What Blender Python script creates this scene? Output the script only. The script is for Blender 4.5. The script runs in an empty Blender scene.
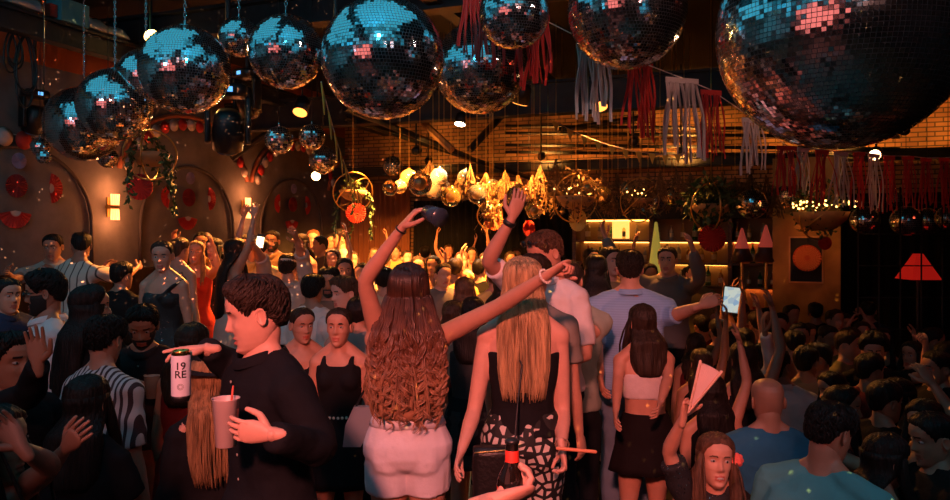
import bpy, math, random
import numpy as np
from mathutils import Vector, Matrix, noise

random.seed(7)
RNG = np.random.default_rng(7)
PI = math.pi
R = math.radians
COL = bpy.context.scene.collection
CZ = 2.1          # camera height
FPX = 745.0       # focal length in pixels
V3 = lambda *a: np.array(a, dtype=float)


def P(px, py, d):
    """point of the place seen at pixel px, py at depth d"""
    return V3((px - 475) / FPX * d, d, CZ + (235 - py) / FPX * d)


# room frame, rotated 20 degrees against the view
C0 = np.array([-2.53, 14.5]); E1 = np.array([-.342, -.94]); E2 = np.array([.94, -.342])
CEIL = 4.7


def RM(s, t, z):
    p = C0 + s * E1 + t * E2
    return V3(p[0], p[1], z)


def to_st(x, y):
    q = np.array([x, y]) - C0
    return float(q @ E1), float(q @ E2)


def LW(px, py, off=0.02):
    """point on the left wall seen at a pixel"""
    r = (px - 475) / FPX
    c = C0 + off * E2
    # c + s*E1 = d*(r,1)
    A = np.array([[r, -E1[0]], [1, -E1[1]]])
    d, s = np.linalg.solve(A, c)
    return s, CZ + (235 - py) / FPX * d, d


def BW(px, py, off=0.02):
    r = (px - 475) / FPX
    c = C0 + off * E1
    A = np.array([[r, -E2[0]], [1, -E2[1]]])
    d, t = np.linalg.solve(A, c)
    return t, CZ + (235 - py) / FPX * d, d


# ------------------------------------------------------------------ mesh building
class MB:
    def __init__(s):
        s.v = []; s.f = []; s.n = 0

    def add(s, v, f, m=0, smooth=True):
        v = np.asarray(v, float).reshape(-1, 3)
        f = np.asarray(f, int)
        s.v.append(v); s.f.append((f + s.n, m, smooth)); s.n += len(v)

    def grid(s, G, cu=False, cv=False, m=0, smooth=True, M=None):
        G = np.asarray(G, float); a, b = G.shape[:2]
        idx = np.arange(a * b).reshape(a, b)
        if cu: idx = np.vstack([idx, idx[:1]])
        if cv: idx = np.hstack([idx, idx[:, :1]])
        q = np.stack([idx[:-1, :-1], idx[:-1, 1:], idx[1:, 1:], idx[1:, :-1]], -1)
        if M is None:
            s.add(G, q.reshape(-1, 4), m, smooth)
        else:                       # per-face material table
            n0 = s.n
            s.v.append(G.reshape(-1, 3)); s.n += a * b
            q = q.reshape(-1, 4); mm = np.asarray(M).reshape(-1)
            for k in np.unique(mm):
                if k >= 0: s.f.append((q[mm == k] + n0, int(k), smooth))

    def loft(s, rings, cap=True, m=0, smooth=True):
        G = np.asarray(rings, float)
        n0 = s.n
        s.grid(G, cv=True, m=m, smooth=smooth)
        if cap:
            a, b = G.shape[:2]
            for row, flip in ((0, True), (a - 1, False)):
                c = G[row].mean(0); s.v.append(c[None]); ci = s.n; s.n += 1
                i = n0 + row * b + np.arange(b); j = np.roll(i, -1)
                t = np.stack([np.full(b, ci), j, i] if flip else [np.full(b, ci), i, j], -1)
                s.f.append((t, m, smooth))

    def tube(s, pts, rad, k=8, up=(0, 0, 1), cap='round', m=0, smooth=True):
        P_ = np.asarray(pts, float)
        n = len(P_)
        r = np.asarray(rad, float)
        if r.ndim == 0: r = np.full((n, 2), float(r))
        if r.ndim == 1: r = np.stack([r, r], 1)
        T = np.gradient(P_, axis=0) if n > 1 else np.array([[0, 0, 1.]])
        T /= np.linalg.norm(T, axis=1)[:, None] + 1e-12
        if cap == 'round':
            def ends(p, t, rr, sg):
                o = []
                for a in (R(30), R(58), R(80)):
                    o.append((p + sg * t * rr.mean() * math.sin(a), rr * math.cos(a)))
                return o
            e0 = ends(P_[0], T[0], r[0], -1)[::-1]; e1 = ends(P_[-1], T[-1], r[-1], 1)
            P_ = np.vstack([[e[0] for e in e0], P_, [e[0] for e in e1]])
            r = np.vstack([[e[1] for e in e0], r, [e[1] for e in e1]])
            T = np.vstack([[T[0]] * 3, T, [T[-1]] * 3])
        N = np.array(up, float)
        ang = np.arange(k) * 2 * PI / k
        ca, sa = np.cos(ang)[:, None], np.sin(ang)[:, None]
        G = []
        for p, t, rr in zip(P_, T, r):
            N = N - t * (N @ t)
            l = np.linalg.norm(N)
            if l < 1e-4:
                N = np.cross(t, [1, 0.1, 0]); l = np.linalg.norm(N)
            N = N / l
            B = np.cross(t, N)
            G.append(p + B * ca * rr[0] + N * sa * rr[1])
        s.loft(G, True, m, smooth)

    def sphere(s, c, r, k=12, m=0, j=None):
        j = j or max(6, k // 2)
        r = np.ones(3) * r
        th = np.arange(k) * 2 * PI / k; ph = np.linspace(-PI / 2 + .08, PI / 2 - .08, j)
        G = np.stack([np.outer(np.cos(ph), np.cos(th)) * r[0], np.outer(np.cos(ph), np.sin(th)) * r[1],
                      np.outer(np.sin(ph), np.ones(k)) * r[2]], -1) + np.asarray(c)
        s.loft(G, True, m)

    def box(s, lo, hi, m=0, f=None):
        x0, y0, z0 = lo; x1, y1, z1 = hi
        v = [(x0, y0, z0), (x1, y0, z0), (x1, y1, z0), (x0, y1, z0), (x0, y0, z1), (x1, y0, z1), (x1, y1, z1), (x0, y1, z1)]
        if f: v = [f(*p) for p in v]
        s.add(v, [(0, 3, 2, 1), (4, 5, 6, 7), (0, 1, 5, 4), (1, 2, 6, 5), (2, 3, 7, 6), (3, 0, 4, 7)], m, False)

    def lathe(s, prof, k=24, c=(0, 0, 0), m=0, cap=False, smooth=True):
        th = np.arange(k) * 2 * PI / k
        G = [np.stack([r * np.cos(th), r * np.sin(th), np.full(k, z)], -1) + np.asarray(c) for r, z in prof]
        s.loft(G, cap, m, smooth)

    def xform(s, M):
        M = np.array(M)
        s.v = [v @ M[:3, :3].T + M[:3, 3] for v in s.v]
        return s

    def mesh(s, name):
        me = bpy.data.meshes.new(name)
        if not s.v: return me
        v = np.vstack(s.v)
        me.vertices.add(len(v)); me.vertices.foreach_set('co', v.ravel())
        loops = np.concatenate([f.ravel() for f, _, _ in s.f])
        tot = np.concatenate([np.full(len(f), f.shape[1]) for f, _, _ in s.f])
        mi = np.concatenate([np.full(len(f), m) for f, m, _ in s.f])
        sm = np.concatenate([np.full(len(f), q, bool) for f, _, q in s.f])
        me.loops.add(len(loops)); me.loops.foreach_set('vertex_index', loops.astype(np.int32))
        me.polygons.add(len(tot))
        me.polygons.foreach_set('loop_start', np.concatenate([[0], np.cumsum(tot)[:-1]]).astype(np.int32))
        me.polygons.foreach_set('material_index', mi.astype(np.int32))
        me.polygons.foreach_set('use_smooth', sm)
        me.update(calc_edges=True)
        return me

    def build(s, name, mats, parent=None, mw=None):
        me = s.mesh(name)
        for m in (mats if isinstance(mats, (list, tuple)) else [mats]): me.materials.append(m)
        o = bpy.data.objects.new(name, me); COL.objects.link(o)
        if mw is not None: o.matrix_world = mw
        if parent is not None:
            o.parent = parent
            if mw is None: o.matrix_parent_inverse = parent.matrix_world.inverted()
        return o


def centre_build(mb, name, mats, origin, parent=None):
    """build world-space geometry with the object's origin at a point"""
    M = np.eye(4); M[:3, 3] = -np.asarray(origin)
    mb.xform(M)
    o = mb.build(name, mats, None)
    o.location = origin
    bpy.context.view_layer.update if False else None
    o.matrix_world = Matrix.Translation(origin)
    if parent is not None:
        o.parent = parent; o.matrix_parent_inverse = parent.matrix_world.inverted()
    return o


def tag(o, label=None, cat=None, group=None, kind=None):
    if label: o['label'] = label
    if cat: o['category'] = cat
    if group: o['group'] = group
    if kind: o['kind'] = kind
    return o


def empty(name, loc, label=None, cat=None, group=None):
    o = bpy.data.objects.new(name, None); COL.objects.link(o)
    o.empty_display_size = .1
    o.matrix_world = Matrix.Translation([float(c) for c in loc])
    return tag(o, label, cat, group)


def remesh(mb, vox, smooth=3, disp=None):
    """one continuous surface around everything in mb"""
    me = mb.mesh('tmp'); ob = bpy.data.objects.new('tmp', me); COL.objects.link(ob)
    m = ob.modifiers.new('r', 'REMESH'); m.mode = 'VOXEL'; m.voxel_size = vox
    if smooth:
        k = ob.modifiers.new('s', 'SMOOTH'); k.factor = .5; k.iterations = smooth
    dg = bpy.context.evaluated_depsgraph_get()
    ev = ob.evaluated_get(dg); em = ev.to_mesh()
    n = len(em.vertices); v = np.empty(n * 3); em.vertices.foreach_get('co', v); v = v.reshape(-1, 3)
    nl = len(em.loops); li = np.empty(nl, np.int32); em.loops.foreach_get('vertex_index', li)
    if disp:
        nn = np.empty(n * 3); em.vertex_normals.foreach_get('vector', nn); nn = nn.reshape(-1, 3)
        amp, fx, fz = disp
        d = np.array([noise.noise((p[0] * fx, p[1] * fx, p[2] * fz)) + .5 * noise.noise((p[0] * fx * 2.3 + 7, p[1] * fx * 2.3, p[2] * fz * 2.1)) for p in v])
        v = v + nn * (d * amp)[:, None]
    q = li.reshape(-1, 4).astype(int)
    ev.to_mesh_clear(); bpy.data.objects.remove(ob); bpy.data.meshes.remove(me)
    return v, q


# ------------------------------------------------------------------ materials
MATS = {}


def mat(name, col=(.5, .5, .5), rough=.6, metal=0., emit=None, es=1., noise_amt=0., nscale=8., bump=0., bscale=40., alpha=None, trans=0., coat=0., sheen=0., wave=None, stretch=None):
    if name in MATS: return MATS[name]
    m = bpy.data.materials.new(name); m.use_nodes = True; MATS[name] = m
    nt = m.node_tree; b = nt.nodes['Principled BSDF']
    b.inputs['Base Color'].default_value = (*col, 1); b.inputs['Roughness'].default_value = rough
    b.inputs['Metallic'].default_value = metal
    if trans: b.inputs['Transmission Weight'].default_value = trans
    if coat: b.inputs['Coat Weight'].default_value = coat
    if sheen: b.inputs['Sheen Weight'].default_value = sheen
    if emit: b.inputs['Emission Color'].default_value = (*emit, 1); b.inputs['Emission Strength'].default_value = es
    tc = None
    if noise_amt or bump or wave:
        tc = nt.nodes.new('ShaderNodeTexCoord')
        mp = nt.nodes.new('ShaderNodeMapping'); nt.links.new(tc.outputs['Object'], mp.inputs['Vector'])
        if stretch: mp.inputs['Scale'].default_value = stretch
        src = mp.outputs['Vector']
    if noise_amt:
        n = nt.nodes.new('ShaderNodeTexNoise'); n.inputs['Scale'].default_value = nscale; n.inputs['Detail'].default_value = 5
        nt.links.new(src, n.inputs['Vector'])
        r = nt.nodes.new('ShaderNodeValToRGB')
        r.color_ramp.elements[0].position = .3; r.color_ramp.elements[1].position = .7
        r.color_ramp.elements[0].color = (*[c * (1 - noise_amt) for c in col], 1)
        r.color_ramp.elements[1].color = (*[min(1, c * (1 + noise_amt)) for c in col], 1)
        nt.links.new(n.outputs['Fac'], r.inputs['Fac']); nt.links.new(r.outputs['Color'], b.inputs['Base Color'])
    if bump:
        n = nt.nodes.new('ShaderNodeTexNoise'); n.inputs['Scale'].default_value = bscale; n.inputs['Detail'].default_value = 3
        nt.links.new(src, n.inputs['Vector'])
        bp = nt.nodes.new('ShaderNodeBump'); bp.inputs['Strength'].default_value = bump; bp.inputs['Distance'].default_value = .01
        nt.links.new(n.outputs['Fac'], bp.inputs['Height']); nt.links.new(bp.outputs['Normal'], b.inputs['Normal'])
    return m


def stripes(name, c1, c2, freq, axis='X', width=.5, rough=.8):
    if name in MATS: return MATS[name]
    m = mat(name, c1, rough); nt = m.node_tree; b = nt.nodes['Principled BSDF']
    tc = nt.nodes.new('ShaderNodeTexCoord'); sp = nt.nodes.new('ShaderNodeSeparateXYZ'); nt.links.new(tc.outputs['Object'], sp.inputs[0])
    a = nt.nodes.new('ShaderNodeMath'); a.operation = 'MULTIPLY'; a.inputs[1].default_value = freq; nt.links.new(sp.outputs[axis], a.inputs[0])
    f = nt.nodes.new('ShaderNodeMath'); f.operation = 'FRACT'; nt.links.new(a.outputs[0], f.inputs[0])
    g = nt.nodes.new('ShaderNodeMath'); g.operation = 'GREATER_THAN'; g.inputs[1].default_value = width; nt.links.new(f.outputs[0], g.inputs[0])
    mx = nt.nodes.new('ShaderNodeMix'); mx.data_type = 'RGBA'; nt.links.new(g.outputs[0], mx.inputs[0])
    mx.inputs[6].default_value = (*c1, 1); mx.inputs[7].default_value = (*c2, 1); nt.links.new(mx.outputs[2], b.inputs['Base Color'])
    return m


def spots(name, c1, c2, scale, thr=.18, kind='F1', rough=.7, emit=0, metal=0, rough2=None):
    """voronoi dots (F1) or net lines (DISTANCE_TO_EDGE)"""
    if name in MATS: return MATS[name]
    m = mat(name, c1, rough); nt = m.node_tree; b = nt.nodes['Principled BSDF']
    tc = nt.nodes.new('ShaderNodeTexCoord'); v = nt.nodes.new('ShaderNodeTexVoronoi'); v.feature = kind
    v.inputs['Scale'].default_value = scale; nt.links.new(tc.outputs['Object'], v.inputs['Vector'])
    if kind != 'F1': v.inputs['Randomness'].default_value = .75
    g = nt.nodes.new('ShaderNodeMath'); g.operation = 'LESS_THAN'; g.inputs[1].default_value = thr
    nt.links.new(v.outputs['Distance'], g.inputs[0])
    mx = nt.nodes.new('ShaderNodeMix'); mx.data_type = 'RGBA'; nt.links.new(g.outputs[0], mx.inputs[0])
    mx.inputs[6].default_value = (*c1, 1); mx.inputs[7].default_value = (*c2, 1); nt.links.new(mx.outputs[2], b.inputs['Base Color'])
    if metal: nt.links.new(g.outputs[0], b.inputs['Metallic'])
    if rough2 is not None:
        mr = nt.nodes.new('ShaderNodeMapRange'); nt.links.new(g.outputs[0], mr.inputs[0]); mr.inputs[3].default_value = rough; mr.inputs[4].default_value = rough2
        nt.links.new(mr.outputs[0], b.inputs['Roughness'])
    return m


def cloth(col, name=None, rough=.85):
    nm = name or 'cloth_%02x%02x%02x' % tuple(int(min(1, c) * 255) for c in col)
    m = mat(nm, col, rough, bump=.35, bscale=30, noise_amt=.12, nscale=6); m.node_tree.nodes['Principled BSDF'].inputs['Specular IOR Level'].default_value = .12
    return m


SKINS = {'fair': (.68, .36, .27), 'mid': (.56, .27, .18), 'tan': (.40, .19, .12), 'dark': (.22, .12, .08)}
HAIRS = {'black': (.012, .009, .008), 'dark': (.03, .018, .012), 'brown': (.09, .045, .025), 'red': (.20, .075, .035), 'blonde': (.45, .28, .14), 'grey': (.3, .28, .26), 'light': (.30, .17, .08)}


def skin(k): return mat('skin_' + k, SKINS[k], .5, noise_amt=.06, nscale=20, bump=.06, bscale=120)
def hairm(k):
    m = mat('hair_' + k, HAIRS[k], .5, noise_amt=.5, nscale=34, bump=.9, bscale=70, stretch=(1.6, 1.6, .14)); m.node_tree.nodes['Principled BSDF'].inputs['Specular IOR Level'].default_value = .22; return m
# ------------------------------------------------------------------ people
def unit(v):
    v = np.asarray(v, float); return v / (np.linalg.norm(v) + 1e-12)


def sstep(x): x = np.clip(x, 0, 1); return x * x * (3 - 2 * x)


HZ = np.array([-.122, -.115, -.100, -.080, -.060, -.040, -.015, .010, .035, .060, .085, .105, .117, .1205])
HF = np.array([.040, .066, .080, .080, .079, .079, .079, .079, .086, .085, .073, .048, .022, .003])
HB = np.array([-.005, -.005, .012, .036, .056, .070, .084, .093, .098, .098, .088, .064, .032, .004])
HW = np.array([.010, .027, .043, .054, .061, .066, .069, .0715, .074, .075, .070, .053, .029, .003])


def head_pt(th, z, female=False, feats=1.):
    """th: azimuth from the front (towards +x), z height; returns x,y"""
    F = np.interp(z, HZ, HF); B = np.interp(z, HZ, HB); W = np.interp(z, HZ, HW)
    if female: W = W * np.where(z < -.03, .93, .98)
    c, s = np.cos(th), np.sin(th)
    D = np.where(c > 0, F, B)
    e = 2.25
    r = (np.abs(c) ** e + np.abs(s) ** e) ** (-1 / e)
    x = W * s * r; y = -D * c * r
    fr = sstep((c - .05) * 4)
    g = lambda a, m, sg: np.exp(-((a - m) / sg) ** 2)
    nz = np.interp(z, [-.040, -.034, -.028, -.020, -.005, .012, .028], [0, .011, .023, .024, .015, .008, .001])
    nw = np.interp(z, [-.034, -.02, .0, .025], [.0155, .013, .009, .008])
    p = nz * g(x, 0, nw) * (0.9 if female else 1.)
    for sg in (-1, 1):
        p = p - .0125 * g(x, sg * .031, .017) * g(z, .012, .013)
        p = p + .0065 * g(x, sg * .031, .011) * g(z, .011, .0075)
        p = p - .0018 * g(x, sg * .031, .011) * g(z, .009, .0018)
        p = p + .003 * g(x, sg * .045, .015) * g(z, -.022, .014)
        p = p + .003 * g(x, sg * .028, .016) * g(z, .033, .008) * (0.5 if female else 1.3)
    p = p + .007 * g(x, 0, .019) * g(z, -.0565, .0055) + .0075 * g(x, 0, .017) * g(z, -.0715, .006) - .005 * g(x, 0, .02) * g(z, -.064, .0022)
    p = p + .0065 * g(x, 0, .018) * g(z, -.101, .012) - .003 * g(x, 0, .02) * g(z, -.084, .006)
    y = y - p * fr * feats
    return x, y


def zrow(n):
    a = np.linspace(0, 1, n)
    z = np.interp(a, [0, .08, .86, 1], [-.1215, -.110, .090, .1205])
    return z


def add_head(mb, M, q, female=False, beard=0., mouth_open=0., eyes=True):
    """slots: 0 skin, 1 lips, 2 brow/beard, 3 eye white, 4 iris"""
    nt, nz = {3: (84, 84), 2: (64, 56), 1: (40, 36), 0: (22, 20)}[q]
    u = np.arange(nt) / nt * 2 - 1
    th = (np.sign(u) * (np.abs(u) ** 1.35)) * PI
    z = zrow(nz)
    TH, Z = np.meshgrid(th, z)
    X, Y = head_pt(TH, Z, female)
    tc = (th + np.append(th[1:], PI)) / 2; zc = (z[1:] + z[:-1]) / 2
    TC, ZC = np.meshgrid(tc, zc)
    XC, YC = head_pt(TC, ZC, female)
    mi = np.zeros_like(TC, int); front = np.cos(TC) > .25
    lipw = .023 if female else .025
    lips = front & (np.abs(XC) < lipw) & (ZC > -.0775 + .3 * np.abs(XC) * .6) & (ZC < -.051 - .1 * np.abs(XC))
    if beard:
        lb = -.045 - .0 * np.abs(XC)
        bz = np.where(np.abs(XC) > .045, .0, -.040)
        bm = (np.cos(TC) > -.25) & (ZC < bz) & ~lips
        mi[bm] = 2
        bv = sstep((np.where(np.abs(X) > .045, .0, -.040) - Z) / .02) * (np.cos(TH) > -.3)
        Y = Y * (1 + .05 * beard * bv); X = X * (1 + .05 * beard * bv)
    mi[lips] = 1
    if q >= 1:
        for sg in (-1, 1):
            a = sg * XC
            mi[front & (a > .013) & (a < .047) & (np.abs(ZC - (.033 - .10 * (a - .03) ** 2 / .01)) < (.0033 if female else .0045))] = 2
    G = np.stack([X, Y, Z], -1)
    h = MB(); n0 = 0
    h.grid(G, cv=True, M=mi)
    # close crown and chin
    for row in (0, nz - 1):
        c = G[row].mean(0); h.v.append(c[None]); ci = h.n; h.n += 1
        i = row * nt + np.arange(nt); j = np.roll(i, -1)
        t = np.stack([np.full(nt, ci), j, i] if row == 0 else [np.full(nt, ci), i, j], -1)
        h.f.append((t, 2 if (beard and row == 0) else 0, True))
    for sg in (-1, 1):      # ears
        k = 14 if q > 1 else 8
        e = []
        for (o, s_) in ((0, .7), (.006, .95), (.012, 1.), (.016, .92), (.013, .7), (.006, .35)):
            an = np.arange(k) / k * 2 * PI
            e.append(np.stack([sg * (.066 + o + .006 * np.sin(an) * 0 + .004 * np.cos(an) * 1), .012 + .017 * s_ * np.cos(an) + o * .35, .002 + (.030 - .004 * np.sin(an)) * s_ * np.sin(an) + 0 * an], -1))
        h.loft(e, True)
        if q >= 1 and eyes:
            ey = V3(sg * .031, -.0695, .0105)
            ey = ey + V3(0, .0035, 0)
            h.sphere(ey, (.0125, .0118, .0075), 12 if q > 1 else 8, 3)
            h.sphere(ey + V3(0, -.0078, -.0003), (.0056, .0046, .0056), 10 if q > 1 else 6, 4)
    if mouth_open:
        h.sphere(V3(0, -.083, -.0645), (.017, .007, .0045 * mouth_open), 10, 3)
    h.xform(M)
    # append
    off = mb.n
    mb.v += h.v; mb.f += [(f + off, m, s_) for f, m, s_ in h.f]; mb.n += h.n


def add_hand(mb, wrist, d, n, side, size=1., curl=.35, q=1, splay=.1, curls=None, thumb=1., m=0, pw=1.):
    d = unit(d); n = np.asarray(n, float); n = unit(n - d * (n @ d))
    t = np.cross(d, n) * side * -1
    k = 10 if q >= 2 else (7 if q == 1 else 5)
    S = size
    P0 = np.asarray(wrist, float)
    pts = [P0 - d * .035 * S, P0 + d * .006 * S, P0 + d * .035 * S + t * .002, P0 + d * .065 * S + t * .001, P0 + d * .088 * S]
    # tube() : radius0 along cross(T,N) , radius1 along N ; use N = palm normal
    mb.tube(pts, np.array([[.0205, .0195], [.0245, .0205], [.036, .0165], [.040, .0145], [.039, .011]]) * S * [pw, 1], k + 4, up=n, m=m)
    cs = curls or [curl] * 4
    for i, (o, L, r) in enumerate(((.028, .070, .0086), (.0095, .079, .0088), (-.0095, .074, .0084), (-.0275, .058, .0076))):
        a = 0.; p = P0 + d * .084 * S + t * o * S
        c = cs[i]
        sp = t * (o / .03) * splay
        pp = [p - d * .03 * S, p]; rr = [r * 1.0, r * 1.1]
        for seg, (fr, ca) in enumerate(((.45, .8), (.32, 1.05), (.23, .75))):
            a += c * ca
            dirn = unit(d * math.cos(a) + n * math.sin(a) + sp * math.cos(a))
            p = p + dirn * L * fr * S; pp += [p - dirn * L * fr * S * .5, p]; rr += [r * (.98 - .08 * seg), r * (1.0 - .12 * seg)]
        mb.tube(pp, np.array(rr) * S, k, up=n, m=m)
    tb = P0 + d * .022 * S + t * .022 * S + n * .004
    d1 = unit(d * .62 + t * .72 * thumb + n * (.25 + .3 * cs[0]))
    d2 = unit(d * .85 + t * (.25 * thumb - .25 * cs[0]) + n * (.2 + .7 * cs[0]))
    p1 = tb + d1 * .045 * S; p2 = p1 + d2 * .032 * S; p3 = p2 + unit(d2 * .8 + d * .3) * .022 * S
    mb.tube([tb - d1 * .01 * S, tb + d1 * .02 * S, p1, (p1 + p2) / 2, p2, p3], np.array([.014, .0145, .0115, .0105, .0100, .0080]) * S, k, up=n, m=m)
    return P0 + d * .085 * S, d, n, t


TOR_M = [(.455, .050, .045), (.475, .086, .062), (.50, .096, .069), (.54, .095, .067), (.58, .088, .061), (.62, .083, .056), (.67, .089, .060), (.72, .098, .065), (.765, .104, .065), (.795, .100, .058), (.818, .078, .047), (.838, .045, .036)]
TOR_F = [(.455, .050, .045), (.475, .088, .064), (.50, .102, .072), (.53, .102, .070), (.57, .088, .060), (.61, .072, .051), (.65, .073, .053), (.70, .083, .058), (.75, .088, .058), (.785, .086, .052), (.81, .068, .043), (.832, .037, .033)]

ARM = {  # upper-arm and forearm directions for the left arm (+x), facing -y
    'D': ((.16, .05, -1), (.05, -.25, -1)), 'B': ((.22, -.1, -1), (-.25, -1, .35)), 'C': ((.3, -.15, -1), (-.75, -.75, .15)),
    'U': ((.45, -.35, 1), (-.15, -.2, 1)), 'V': ((.9, -.15, .55), (.35, -.15, 1)), 'S': ((1, -.1, .15), (.9, -.3, .4)),
    'F': ((.25, -1, -.2), (-.25, -1, .3)), 'H': ((.35, -.8, .25), (-.15, -.45, 1)), 'T': ((.2, -.1, 1), (.05, 0, 1)),
    'Q': ((.5, -.7, -.5), (.1, -.6, 1)), 'X': ((.35, -.5, .3), (-.5, .2, .8)), 'K': ((.5, .2, -1), (-.6, -.6, -.35))}


class Body:
    pass


def torso_rings(b, z0, z1, o, k=20, flare=0.):
    """elliptical rings of the torso between two height fractions, grown by o metres"""
    tb = TOR_F if b.fem else TOR_M
    zs = [t[0] for t in tb]
    lv = sorted(set([z0, z1] + [z for z in zs if z0 < z < z1]))
    G = []; an = np.arange(k) / k * 2 * PI
    for z in lv:
        w = np.interp(z, zs, [t[1] for t in tb]) * b.H * b.bulk + o; dd = np.interp(z, zs, [t[2] for t in tb]) * b.H * b.bulk + o
        w += flare * (z1 - z) / (z1 - z0); dd += flare * (z1 - z) / (z1 - z0)
        c = b.spine(z)
        e = 2.4
        rr = (np.abs(np.cos(an)) ** e + np.abs(np.sin(an)) ** e) ** (-1 / e)
        G.append(c + np.outer(np.cos(an) * rr * w, b.ux) + np.outer(np.sin(an) * rr * dd, b.uy))
    return G


def limb(mb, pts, rad, o, a0, a1, k=14, flare=0., end='flat'):
    """tube along joints pts (A,B,C) from parameter a0 to a1 (0..2)"""
    n = 13
    u = np.linspace(a0, a1, n)
    A, B, C = pts
    def at(x):
        # rounded corner at the middle joint
        p = A + (B - A) * x if x <= 1 else B + (C - B) * (x - 1)
        e = .12
        if abs(x - 1) < e:
            k_ = (x - (1 - e)) / (2 * e)
            p0 = A + (B - A) * (1 - e); p2 = B + (C - B) * e
            p = (1 - k_) ** 2 * p0 + 2 * k_ * (1 - k_) * B + k_ ** 2 * p2
        return p
    pp = [at(x) for x in u]
    us, rs = zip(*rad)
    rr = np.interp(u, us, rs) + o + flare * (u - a0) / (a1 - a0 + 1e-9)
    mb.tube(pp, rr, k, cap=end, up=(0, 1, .01))


def person(label, pos, yaw, H=1.7, sex='m', tone='mid', hair=('short', 'dark'), top=None, bottom=None, arms=('D', 'D'), head=(0, 0, 0),
           lean=0., q=1, bulk=1., hands=(.35, .35), world_arms=None, hand_n=(None, None), hand_d=(None, None), beard=0, shoes=(.02, .02, .02), side=0., mouth=0., group=None, extra=None, hairlen=.3, step=0., curlset=(None, None), thumb=1., hsize=.94, eyes=True):
    b = Body(); b.H = H; b.fem = sex == 'f'; b.bulk = bulk
    b.ux = V3(1, 0, 0); b.uy = V3(0, 1, 0)
    Mw = Matrix.Translation([float(c) for c in pos]) @ Matrix.Rotation(R(yaw), 4, 'Z')
    Mi = np.array(Mw.inverted()); Mn = np.array(Mw)
    loc = lambda p: Mi[:3, :3] @ np.asarray(p, float) + Mi[:3, 3]
    b.loc = loc
    sh = V3(side, -lean, 0)

    def spine(z):
        a = max(0, z - .5); return V3(0, .012 * H * math.sin((z - .45) * 9), z * H) + sh * (a * H) * (1 + a)
    b.spine = spine
    vox = {3: .0085, 2: .010, 1: .014, 0: .021}[q]
    k = 18 if q > 1 else 12
    mb = MB()
    mb.loft(torso_rings(b, .455, .832 if b.fem else .838, 0, 24))
    fs = .9 if b.fem else 1.
    if b.fem:
        for s in (-1, 1): mb.sphere(spine(.735) + V3(s * .043 * H, -.040 * H, 0), (.034 * H, .033 * H, .036 * H), 12)
    else:
        for s in (-1, 1): mb.sphere(spine(.75) + V3(s * .045 * H, -.030 * H, 0), (.048 * H, .035 * H, .04 * H), 12)
    for s in (-1, 1): mb.sphere(V3(s * .045 * H, .034 * H, .495 * H), (.050 * H, .046 * H, .052 * H), 12)
    # head frame
    hc = spine(.88) + V3(0, -.012 - lean * .04, 0) + V3(side * .03, 0, 0); hs = (.98 if b.fem else 1.03) * (H / 1.7) ** .4
    hc[2] = max(hc[2], H * .90 - .0); hc = V3(hc[0], hc[1], spine(.835)[2] + (.093 if b.fem else .092) * H * .98)
    Mh = Matrix.Translation(hc) @ Matrix.Rotation(R(head[0]), 4, 'Z') @ Matrix.Rotation(R(head[1]), 4, 'X') @ Matrix.Rotation(R(head[2]), 4, 'Y') @ Matrix.Scale(hs, 4)
    Mh = np.array(Mh); b.hc = hc; b.Mh = Mh; b.hs = hs
    nr = (.029 if b.fem else .0335) * H * bulk ** .5
    nb = spine(.80); nt_ = (Mh @ np.array([0, .018, -.055, 1]))[:3]
    mb.tube([nb, spine(.835), nt_ * .5 + spine(.84) * .5, nt_], [nr * 1.35, nr * 1.12, nr * .97, nr * .93], 16)
    for s in (-1, 1): mb.tube([spine(.868) + V3(s * .010 * H, .008 * H, 0), spine(.835) + V3(s * .045 * H, .008 * H, 0), spine(.80) + V3(s * .088 * H, .006 * H, 0)], [.020 * H, .025 * H * bulk, .026 * H * bulk], 10)
    # arms
    b.arm = []; AR = [(0, .0300), (.25, .0300), (.6, .0262), (1, .0225), (1.25, .0240), (1.6, .0190), (1.9, .0150), (2, .0132)]
    AR = [(u, r * H * (.86 if b.fem else 1.02) * bulk ** .6) for u, r in AR]; b.AR = AR
    for i, s in enumerate((1, -1)):
        sj = spine(.792) + V3(s * (.088 if b.fem else .108) * H * bulk, 0, 0)
        ul, fl = .172 * H, .150 * H
        if world_arms and world_arms[i] is not None:
            E, W = (loc(p) for p in world_arms[i])
            up = unit(E - sj)
        else:
            u_, f_ = ARM[arms[i]]
            up = unit(V3(s * u_[0], u_[1], u_[2])); fd = unit(V3(s * f_[0], f_[1], f_[2]))
            E = W = None
        lift = max(0, up[2]) * .03 * H
        sj = sj + V3(-s * lift * .6, 0, lift)
        if E is None: E = sj + up * ul; W = E + fd * fl
        b.arm.append((sj, E, W))
        limb(mb, (sj, E, W), AR, 0, 0, 2, k, end='round')
        mb.sphere(sj, .034 * H * fs * bulk, 12)
    # legs
    LR = [(0, .056), (.3, .052), (.7, .040), (1, .0315), (1.28, .034), (1.6, .027), (2, .0205)]
    LR = [(u, r * H * (1.02 if b.fem else 1.) * bulk ** .5) for u, r in LR]; b.LR = LR; b.leg = []
    for s in (1, -1):
        lg = (V3(s * .048 * H, .004 * H, .485 * H), V3(s * .055 * H, -.012 * H + s * step * .5, .275 * H), V3(s * .058 * H, .012 * H + s * step, .045 * H))
        b.leg.append(lg); limb(mb, lg, LR, 0, 0, 2, k, end='round')
    v, f = remesh(mb, vox, 4 if q > 0 else 2)
    o = MB(); o.add(v, f)
    # feet (bare shape inside the shoes), hands, head
    b.hand = []
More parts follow.
